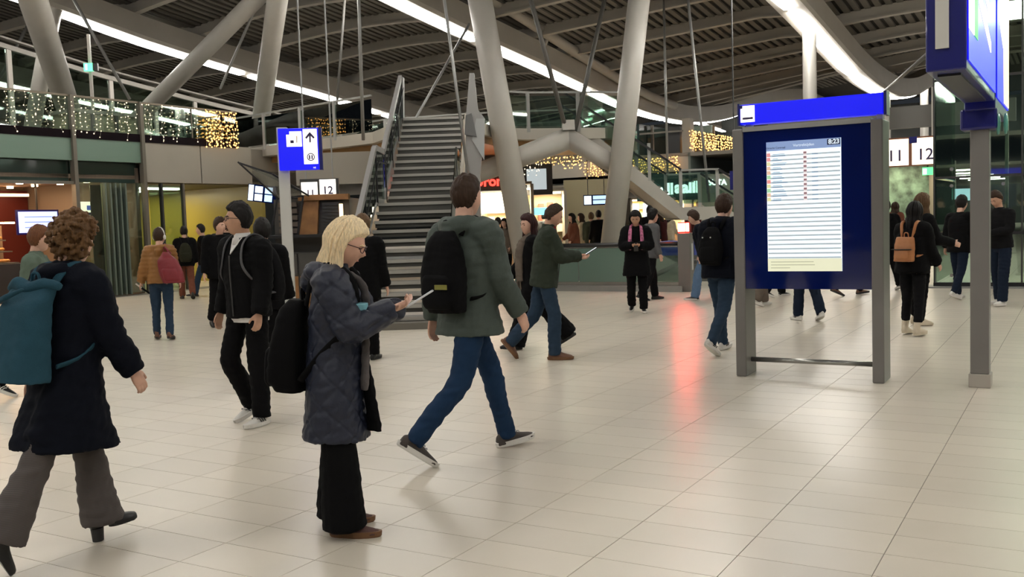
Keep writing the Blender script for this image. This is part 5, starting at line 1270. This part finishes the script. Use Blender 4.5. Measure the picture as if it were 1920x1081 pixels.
fl_ = MB(); limb(fl_, [F2.S(.12, .02, .15), F2.S(-.08, .02, .19), F2.S(-.26, .02, .225), F2.S(-.36, .01, .235)], [.03, .05, .065, .07], 4, 12, flat=.35)
remesh_later(fl_, 'coat_flap', C_BLACK2, F2.o, .010, 2, lambda co: folds(co, .004))
# ---- 3 man with glasses in black
p = fl(478, 792)
F3 = person('man with glasses in black jacket, black trousers and white trainers walking towards the camera', (p.x, p.y), 236, 1.79, ((4, 4, 0, 3), (16, 42, 22, 3)), (('fk', 6, 9, 14), ('fk', -3, 10, 16)),
    (dict(len=.08, fit=.028, collar=.0, sleeve=.012, hood=None, front=M_DARKM), C_BLACK), ('straight', C_BLACK), ('sneaker', L_WHITE, SO_W, M_BLACK), ('short', H_DARK), 'tan', lean=2, head=(36, -2), vox=1.15)
glasses(F3, mat('glasses_dark', (.02, .008, .006), .3))
cb_ = MB(); loft(cb_, [(F3.S(.50, 0, .055), F3.rt, F3.fw, .062, .05), (F3.S(.555, 0, .012), F3.rt, F3.fw, .068, .066), (F3.S(.59, 0, .008), F3.rt, F3.fw, .066, .066)], 18, 2); cb_.build('shirt_collar', C_WHITE, F3.o, smooth=True)
cb_ = MB(); cb_.add([F3.S(.555, -.055, .062), F3.S(.555, .055, .062), F3.S(.43, 0, .150), F3.S(.555, -.055, .055), F3.S(.555, .055, .055), F3.S(.43, 0, .140)], [(0, 1, 2), (5, 4, 3), (0, 3, 4, 1), (1, 4, 5, 2), (2, 5, 3, 0)]).build('shirt_front', C_WHITE, F3.o)
cb_ = MB(); loft(cb_, [(F3.S(-.115), F3.rt, F3.fw, .172, .130), (F3.S(-.06), F3.rt, F3.fw, .176, .134)], 22); cb_.build('shirt_hem', C_WHITE, F3.o)
backpack(F3, 'dark backpack on the man with glasses', C_BLACK2, .30, .46, .16, .48, .155, 'round', C_GREY, vox=1.3)
# ---- 4 tall man in moss-green jacket
p = mid((940, 838), (835, 872))
F4 = person('tall man in moss-green hooded jacket and blue jeans striding right past the stairs', (p[0] + .0, p[1]), 26, 1.93, ((24, 10, -6, 2), (-17, 28, 36, 2)), (('fk', -10, 9, 14), ('fk', 11, 9, 17)),
    (dict(len=.14, fit=.026, flare=.028, collar=.015, sleeve=.008, hood=.055, amp=.005), C_GREEN), ('slim', C_JEANS), ('sneaker', L_GREYB, SO_W), ('short', H_BROWN), lean=-1, head=(-20, 0), twist=26, vox=1.05)
backpack(F4, 'black rounded backpack on the tall man in moss green', C_BLACK, .31, .49, .17, .50, .135, 'round', C_BLACK)
MB().hexa([F4.B(.02, -.188, .15), F4.B(.11, -.188, .15), F4.B(.11, -.178, .15), F4.B(.02, -.178, .15), F4.B(.02, -.188, .178), F4.B(.11, -.188, .178), F4.B(.11, -.178, .178), F4.B(.02, -.178, .178)]).build('yellow_tag', mat('tag_yellow', (.20, .19, .03), .5), F4.bag)
# ---- 5 man with brown boots and phone
p = mid((1050, 677), (1000, 668))
F5 = person('man in olive jacket, jeans and brown boots walking right while reading his phone', p, 4, 1.77, ((-14, 46, 52, 2), (12, 12, 0, 2)), (('ik', (.0, .40, 1.16), (-.6, -.6, -1)), ('ik', (.05, .40, 1.17), (.6, -.6, -1))),
    (dict(len=.12, fit=.03, collar=.03, sleeve=.01, front=M_DARKM), C_OLIVE), ('straight', C_JEANS2), ('boot', L_BROWN, SO_G), ('receding', H_BROWN), 'warm', lean=7, head=(0, 26), vox=1.3, palms=((.5, -.2, 1), (-.5, -.2, 1)))
sh, elb, wr, d, n_, sd = F5.AR['R']
phone(F5, 'lit phone in the hand of the man in brown boots', wr + V3((-.02, .15, .05)), (0, .85, .5), (0, -.5, .85))
cb_ = MB(); loft(cb_, [(F5.S(.44, 0, .10), F5.rt, F5.fw, .03, .03), (F5.S(.57, 0, .035), F5.rt, F5.fw, .055, .05)], 14, 2); cb_.build('red_shirt', cloth('crimson', (.22, .012, .014)), F5.o, smooth=True)
# ---- 6 dark-haired woman behind him
p = mid((960, 664), (1050, 640))
F6 = person('dark-haired woman in black with long taupe scarf walking left behind the man in brown boots', p, 184, 1.68, ((22, 6, -4, 2), (-20, 14, 30, 2)), (('fk', -20, 8, 15), ('fk', 22, 8, 20)),
    (dict(name='coat', len=.32, fit=.045, flare=.02, depth=.03, sleeve=.012, collar=.02), C_BLACK), ('wide', C_BLACK), ('boot', L_BLACK, SO_B), ('long', H_MAROON, .30), lean=3, head=(-32, 4), woman=True, vox=1.5)
for dx, ln in ((.07, -.16), (-.07, -.02)):
    sb = MB(); limb(sb, [F6.S(.57, 0, -.07), F6.S(.56, dx, 0), F6.S(.47, dx * 1.1, .13), F6.S(.25, dx * 1.2, .19), F6.S(ln, dx * 1.2, .20)], [.045, .05, .055, .055, .05], 4, 12, flat=.5); so = remesh_later(sb, 'scarf', C_TAUPE, F6.o, .012, 2, lambda co: folds(co, .006))
    for i in range(5): MB().tube([F6.S(ln, dx * 1.2 - .04 + i * .02, .20), F6.S(ln - .10, dx * 1.2 - .05 + i * .025, .20)], .005, 5).build('fringe', C_TAUPE, so)
bgp = carry(F6, 'shopping_bag', 'teal printed bag hanging at the side of the dark-haired woman', 'bag', F6.S(-.22, .24, .10))
sb = MB(); loft(sb, [(V3((0, 0, 0)), F6.rt, F6.fw, .05, .13), (V3((0, 0, .15)), F6.rt, F6.fw, .06, .15), (V3((0, 0, .34)), F6.rt, F6.fw, .03, .14)], 16); sb.build('bag_body', cloth('teal_print', (.04, .13, .16)), bgp, smooth=True)
sb = MB(); limb(sb, [V3((0, -.08, .33)), V3((-.02, -.04, .55)), V3((-.06, 0, .62)), V3((-.02, .04, .55)), V3((0, .08, .33))], [.008] * 5, 4, 6); sb.build('bag_handle', C_BLACK2, bgp, smooth=True)
# ---- 7 woman in amber puffer, back view
p = fl(308, 636)
F7 = person('woman in amber quilted puffer jacket and jeans seen from behind with white headphones', (p.x, p.y), 98, 1.62, ((5, 2, 0, 2), (-6, 4, 8, 2)), (('fk', 2, 18, 12), ('fk', 6, 10, 18)),
    (dict(len=.06, fit=.045, sleeve=.016, hood=.05, collar=.01, disp='baffle'), C_TAN), ('slim', C_JEANS2), ('boot', L_BROWN, SO_B), ('short', H_BROWN), lean=3, head=(22, 0), woman=True, vox=1.6)
backpack(F7, 'red sack backpack slung on the right shoulder of the woman in amber', C_RED, .34, .50, .20, .44, .20, 'sack', C_RED, off=.14, one=True, swing=-.25, vox=1.6)
hp_ = MB(); hp_.tube([F7.HP(.088 * math.cos(t), -.005, .02 + .125 * math.sin(t)) for t in [math.pi * i / 12 for i in range(13)]], .010, 8)
ho_ = carry(F7, 'headphones', 'white over-ear headphones on the woman in amber', 'headphones', F7.Hc); ho_o = hp_.build('band', SO_W, ho_, smooth=True)
ho_o.data.transform(Matrix.Translation(-F7.Hc))
for s in (-1, 1): MB().ball(F7.HP(s * .09, -.005, -.005) - F7.Hc, (.022, .034, .04), 12, 8).build('ear_cup', SO_W, ho_, smooth=True)
sh, elb, wr, d, n_, sd = F7.AR['L']
um = carry(F7, 'folded_umbrella', 'thin folded umbrella in the left hand of the woman in amber', 'umbrella', wr + d * .08)
MB().tube([V3((-.06, 0, .05)), V3((.02, .0, -.02))], .012, 8).build('handle', SO_W, um); MB().tube([V3((.02, 0, -.02)), V3((.26, .0, -.20))], [.016, .010], 8).build('canopy', C_BLACK2, um); MB().tube([V3((.26, 0, -.20)), V3((.30, 0, -.23))], .008, 6).build('tip', SO_W, um)
# ---- 8 woman with pink scarf
p = fl(1196, 585)
F8 = person('woman with pink patterned scarf and long dark hair facing the camera, typing on a phone', (p.x, p.y), 262, 1.67, ((4, 2, 0, 1), (-3, 10, 18, 1)), (('ik', (-.05, .26, 1.12), (-.8, -.3, -1)), ('ik', (.05, .26, 1.12), (.8, -.3, -1))),
    (dict(name='coat', len=.30, fit=.05, flare=.03, sleeve=.014), C_BLACK), ('straight', C_BLACK), ('sneaker', L_BLACK, SO_W), ('long', H_DARK, .36), 'tan', lean=3, head=(4, 22), woman=True, vox=1.6, palms=((.5, -.2, 1), (-.5, -.2, 1)))
for dx in (-.085, .085):
    sb = MB(); limb(sb, [F8.S(.57, 0, -.07), F8.S(.56, dx, 0), F8.S(.46, dx * 1.15, .13), F8.S(.30, dx * 1.25, .19), F8.S(.16, dx * 1.3, .20)], [.04, .045, .05, .05, .045], 4, 12, flat=.5); remesh_later(sb, 'scarf', mat('pink_print', (.45, .13, .24), .8, var=.8, vscale=22), F8.o, .012, 2)
phone(F8, 'dark phone held by the woman with the pink scarf', F8.S(.22, 0, .33), (0, .4, .9), (0, -.9, .4), M_BLACK)
# ---- 9 person half hidden behind her
p = fl(1222, 562)
F9 = person('person in grey top with dark coat half hidden behind the pink-scarf woman', (p.x, p.y), 20, 1.70, ((12, 6, 0, 2), (-10, 14, 18, 2)), (('fk', 5, 10, 20), ('fk', -6, 10, 20)), (dict(len=.12, fit=.035), C_GREY), ('straight', C_BLACK2), ('sneaker', L_BLACK, SO_B), ('full', H_DARK), lean=3, vox=2.0, face=False, extras=False)
# ---- 10 man seen from behind at the board
p = mid((1330, 670), (1368, 652))
F10 = person('man in dark jacket and jeans walking away beside the departure board post', (p[0] + .03, p[1]), 46, 1.80, ((17, 8, -6, 2), (-15, 22, 34, 1)), (('fk', 8, 12, 30), ('fk', -10, 10, 20)),
    (dict(len=.10, fit=.05, collar=.03, sleeve=.016, hood=.045), C_NAVY), ('slim', C_JEANS2), ('sneaker', L_WHITE, SO_W, M_BLACK), ('full', H_BROWN), lean=5, head=(10, 4), vox=1.35)
backpack(F10, 'black backpack on the man beside the departure board', C_BLACK, .29, .42, .13, .46, .16, 'round', C_BLACK, vox=1.5)
for x in (-.05, .05): MB().ball(F10.B(x, -.15, .30), .009, 8, 6).build('reflector', SO_W, F10.bag)
# ---- 11 stooping person in pale jeans
p = fl(1296, 563)
F11 = person('stooping person in navy jacket and pale jeans left of the departure board', (p.x + .30, p.y), 165, 1.70, ((20, 10, -3, 2), (-8, 20, 20, 2)), (('fk', -8, 8, 10), ('fk', -4, 8, 10)), (dict(len=.14, fit=.05, hood=.04), C_NAVY), ('loose', C_JEANS3), ('sneaker', L_BLACK, SO_W), ('full', H_BROWN), lean=16, head=(0, 18), vox=2.0, extras=False)
# ---- 12 woman with tan backpack, and her friend
p = fl(1711, 628)
F12 = person('woman in black with cream boots and straight black hair standing beyond the board', (p.x, p.y), 40, 1.62, ((8, 12, 6, 2), (-3, 6, 0, 2)), (('fk', 8, 8, 40), ('fk', 10, 8, 30)), (dict(len=.12, fit=.05, sleeve=.015, flare=.01), C_BLACK), ('slim', C_BLACK2), ('chunky', L_CREAM, L_CREAM), ('long', H_DARK, .34), lean=4, head=(0, 8), woman=True, vox=1.5)
backpack(F12, 'tan leather backpack of the woman with cream boots', L_TAN, .27, .33, .14, .36, .155, 'box', L_TAN, vox=1.4)
MB().box(-.13, .13, -.02, .0, -.006, .006).build('zip_line', M_BLACK, F12.bag).matrix_local = Matrix.Translation(F12.B(0, -.135, .16)) @ Matrix.Rotation(0, 4, 'Z')
p = fl(1737, 608)
F13 = person('taller woman with light brown hair in a black coat beside the tan backpack', (p.x - .10, p.y), 20, 1.74, ((4, 2, 0, 2), (-4, 4, 4, 2)), (('fk', 20, 8, 60), ('fk', 20, 8, 55)), (dict(name='coat', len=.14, fit=.05), C_BLACK), ('slim', C_BLACK), ('boot', L_CREAM, L_CREAM), ('bob', H_MID, .24), lean=3, head=(0, 4), woman=True, vox=1.6)
# ---- 14 man at the glass enclosure
p = fl(1862, 572)
F14 = person('man in dark sweater, jeans and white shoes reading a phone by the sign post', (p.x + .12, p.y), 205, 1.80, ((10, 4, -2, 3), (-6, 6, 4, 3)), (('ik', (-.05, .28, 1.15), (-.8, -.3, -1)), ('ik', (.05, .28, 1.15), (.8, -.3, -1))), (dict(len=.06, fit=.02), C_BLACK2), ('straight', C_DKJEANS), ('sneaker', L_WHITE, SO_W), ('short', H_BROWN), 'warm', lean=4, head=(0, 30), vox=1.6, palms=((.5, -.2, 1), (-.5, -.2, 1)))
phone(F14, 'phone held by the man in the dark sweater', F14.S(.21, 0, .36), (0, .4, .9), (0, -.9, .4))
p = fl(1812, 566)
F15 = person('person in black half hidden left of the tall sign post', (p.x + .16, p.y + .6), 30, 1.74, ((10, 4, 0, 2), (-12, 12, 20, 2)), (('fk', -10, 9, 15), ('fk', 12, 9, 15)), (dict(len=.14, fit=.03), C_BLACK), ('slim', C_DKJEANS), ('sneaker', L_WHITE, SO_W), ('full', H_DARK), vox=1.9, face=False, extras=False)
# ---- 16 person in sage sweater behind the curly woman
p = fl(50, 738)
F16 = person('ginger-haired person in sage sweater and black trousers behind the curly-haired woman', (p.x + .16, p.y), 12, 1.70, ((18, 6, -4, 2), (-16, 16, 25, 2)), (('fk', 14, 10, 25), ('fk', -12, 10, 20)), (dict(name='sweater', len=.08, fit=.025, collar=.01), C_SAGE), ('slim', C_BLACK), ('sneaker', L_BLACK, SO_W, SO_W), ('short', H_GING), lean=3, head=(-20, 4), vox=1.5)
# ---- 17 hooded man behind the man with glasses
p = fl(420, 614)
F17 = person('young man with dark jacket and grey hood walking behind the man with glasses', (p.x, p.y), 300, 1.78, ((12, 8, -4, 2), (-10, 16, 22, 2)), (('fk', 12, 9, 20), ('fk', -10, 9, 20)), (dict(len=.14, fit=.05, hood=.05), C_BLACK), ('straight', C_BLACK2), ('sneaker', L_BLACK, SO_B), ('full', H_BROWN), lean=3, head=(-30, 0), vox=1.8)
p = fl(522, 715)
F18 = person('person in black coat with backpack directly behind the man with glasses', (p.x - .1, p.y), 95, 1.66, ((4, 2, 0, 2), (-4, 4, 6, 2)), (('fk', 4, 9, 15), ('fk', 4, 9, 15)), (dict(len=.16, fit=.045, hood=.05), C_BLACK), ('straight', C_BLACK), ('sneaker', L_BLACK, SO_B), ('full', H_DARK), vox=1.7, face=False, extras=False)
backpack(F18, 'grey-black backpack seen between the man with glasses and the sign post', cloth('charcoal', (.022, .022, .024)), .29, .44, .16, .42, .15, 'round', C_BLACK2, vox=1.7)
# ---- 19 person behind the blonde woman
p = fl(688, 672)
F19 = person('person in black coat standing just beyond the blonde woman, hand at the side', (p.x, p.y), 80, 1.70, ((3, 2, 0, 2), (-3, 2, 0, 2)), (('fk', 2, 8, 10), ('fk', 4, 8, 12)), (dict(name='coat', len=.20, fit=.04, sleeve=.01), C_BLACK), ('straight', C_BLACK), ('sneaker', L_BLACK, SO_B), ('full', H_MID), lean=3, vox=1.6, face=False, extras=False)
# ---- people at the yellow passage
p = mid((372, 556), (404, 553))
F20 = person('man with black coat and worn jeans striding left at the yellow passage', p, 185, 1.76, ((20, 6, -5, 2), (-18, 14, 25, 2)), (('fk', -15, 9, 15), ('fk', 15, 9, 20)), (dict(len=.16, fit=.045), C_BLACK), ('straight', C_JEANS2), ('sneaker', L_BLACK, SO_B), ('short', H_DARK), vox=2.0, face=False, extras=False)
p = fl(352, 560)
F21 = person('person with dark coat and olive-black backpack walking into the yellow passage', (p.x, p.y), 110, 1.70, ((12, 4, 0, 2), (-12, 12, 25, 2)), (('fk', 5, 9, 15), ('fk', -5, 9, 15)), (dict(len=.14, fit=.04), C_BLACK), ('straight', C_BROWN), ('boot', L_BLACK, SO_B), ('short', H_DARK), vox=2.0, face=False, extras=False)
backpack(F21, 'black and olive backpack beside the woman in amber', cloth('blackolive', (.02, .02, .012)), .30, .46, .18, .42, .15, 'round', C_BLACK2, vox=2.0)
p = fl(384, 552)
F22 = person('person in white vest deep in the yellow passage', (p.x, p.y + 2.2), 90, 1.75, ((8, 4, 0, 2), (-8, 8, 15, 2)), (('fk', 5, 9, 15), ('fk', -5, 9, 15)), (dict(len=.05, fit=.02), C_CREAM), ('straight', C_BLACK), ('sneaker', L_BLACK, SO_B), ('short', H_MID), vox=2.2, face=False, extras=False)
p = fl(408, 555)
F23 = person('person in black at the right edge of the yellow passage group', (p.x, p.y + .8), 100, 1.78, ((8, 4, 0, 2), (-8, 8, 15, 2)), (('fk', 5, 9, 15), ('fk', -5, 9, 15)), (dict(len=.14, fit=.04, hood=.04), C_BLACK), ('straight', C_BLACK), ('sneaker', L_BLACK, SO_B), ('short', H_DARK), vox=2.2, face=False, extras=False)
# ---- legs under the departure board belong to people behind it
p = fl(1512, 600)
F24 = person('walker in navy trousers and white trainers hidden from the knees up by the departure board', (p.x, p.y), 100, 1.74, ((6, 2, 0, 0), (-8, 12, 20, 0)), (('fk', 5, 9, 15), ('fk', -5, 9, 15)), (dict(len=.12, fit=.03), C_BLACK), ('straight', C_DKJEANS), ('sneaker', L_WHITE, SO_W, M_BLACK), ('short', H_DARK), vox=1.9, face=False, extras=True)
p = fl(1432, 573)
F25 = person('walker in taupe trousers seen under the left part of the board', (p.x, p.y), 30, 1.70, ((10, 4, 0, 2), (-10, 12, 20, 2)), (('fk', 5, 9, 15), ('fk', -5, 9, 15)), (dict(len=.12, fit=.03), C_BLACK2), ('loose', C_TAUPE), ('sneaker', L_WHITE, SO_W), ('short', H_DARK), vox=2.0, face=False, extras=False)
p = fl(1458, 556)
F26 = person('walker with black shoes second from the left under the board', (p.x, p.y), 20, 1.72, ((14, 4, 0, 2), (-12, 12, 20, 2)), (('fk', 5, 9, 15), ('fk', -5, 9, 15)), (dict(len=.12, fit=.03), C_GREY), ('straight', C_BLACK), ('sneaker', L_BLACK, SO_W), ('short', H_MID), vox=2.0, face=False, extras=False)
p = fl(1596, 553)
F27 = person('walker in dark trousers and pale coat under the right part of the board', (p.x, p.y), 10, 1.74, ((18, 4, -4, 2), (-16, 14, 24, 2)), (('fk', 5, 9, 15), ('fk', -5, 9, 15)), (dict(name='coat', len=.50, fit=.045, flare=.03), C_CREAM), ('slim', C_BLACK), ('sneaker', L_BROWN, SO_B), ('short', H_DARK), vox=2.0, face=False, extras=False)
# ---- far crowd: two walkers' builds copied with other clothes
crowd_a = person('far shopper in rust-red coat near the olive pier', (0, 0), 60, 1.70, ((6, 3, 0, 2), (-6, 6, 8, 2)), (('fk', 8, 9, 30), ('fk', 10, 9, 40)), (dict(len=.18, fit=.045), C_BROWN), ('straight', C_BLACK2), ('boot', L_BLACK, SO_B), ('long', H_DARK, .3), woman=True, vox=3.0, face=False, extras=False)
crowd_b = person('far shopper in black jacket before the bright shop', (0, 0), 100, 1.78, ((5, 3, 0, 2), (-8, 10, 14, 2)), (('fk', 6, 9, 20), ('fk', -6, 9, 20)), (dict(len=.12, fit=.045, hood=.04), C_BLACK), ('straight', C_DKJEANS), ('sneaker', L_BLACK, SO_W), ('full', H_DARK), vox=3.0, face=False, extras=False)
finish_people()
def place(F, x, d, head_deg, label, coat=None, trou=None, hairc=None, first=False, sc=1.0):
    P_ = at(x, 430, d); o = F.o if first else clone(F.o)
    o.location = (P_.x, d, 0); o.rotation_euler.z = R_(head_deg - 90); o.scale = (sc, sc, sc); tag(o, label, 'person', 'far shoppers in the back of the hall')
    for c in o.children:
        n = c.name.split('.')[0]; m = coat if n in ('jacket', 'coat') else trou if n == 'trousers' else hairc if n == 'hair' else None
        if m is not None:
            for ob in [c] + list(c.children):
                if ob.material_slots: ob.material_slots[0].link = 'OBJECT'; ob.material_slots[0].material = m
    return o
place(crowd_a, 1076, 29, 200, 'far shopper in rust-red coat left of the second leaning column', C_BROWN, C_BLACK2, H_DARK, True)
place(crowd_b, 1124, 30, 100, 'tall far shopper in black right against the second leaning column', C_BLACK, C_DKJEANS, H_DARK, True)
place(crowd_a, 1093, 31, 170, 'far shopper in beige beside the rust-red coat', C_CREAM, C_JEANS3, H_BROWN)
place(crowd_b, 1108, 30.5, 70, 'far shopper in dark olive between beige shopper and tall one in black', C_OLIVE, C_BLACK2, H_MID, sc=.97)
place(crowd_b, 932, 27, 60, 'far shopper in dark coat below the red script sign', C_BLACK2, C_BLACK, H_DARK, sc=.93)
place(crowd_a, 948, 26, 240, 'far shopper with black hair right under the bright shop light', C_TAUPE, C_BLACK, H_DARK, sc=.95)
place(crowd_b, 1020, 34, 80, 'far shopper in grey glimpsed past the olive jacket shoulder', C_GREY, C_BLACK, H_DARK)
place(crowd_b, 1218, 27, 70, 'far walker in black above the grey-topped person', C_BLACK, C_BLACK, H_DARK, sc=1.03)
place(crowd_a, 1240, 31, 120, 'far walker in maroon left of the red lamp', cloth('maroon', (.05, .012, .012)), C_BLACK, H_BROWN)
place(crowd_a, 1254, 33, 60, 'far walker in cream scarf close to the red lamp', C_CREAM, C_BLACK, H_DARK, sc=.97)
place(crowd_b, 1300, 33, 250, 'far walker in dark red behind the stooping person', cloth('maroon', (.05, .012, .012)), C_BLACK, H_DARK)
place(crowd_b, 1664, 19, 100, 'dark-clothed walker at the right post of the departure board', C_BLACK, C_BLACK, H_DARK, sc=.97)
place(crowd_a, 1678, 27, 60, 'far walker in rust coat beyond the tan backpack', C_BROWN, C_BLACK, H_BROWN)
place(crowd_a, 1795, 26, 120, 'far walker in dark green seen through the lift glass', C_OLIVE, C_BLACK2, H_DARK)
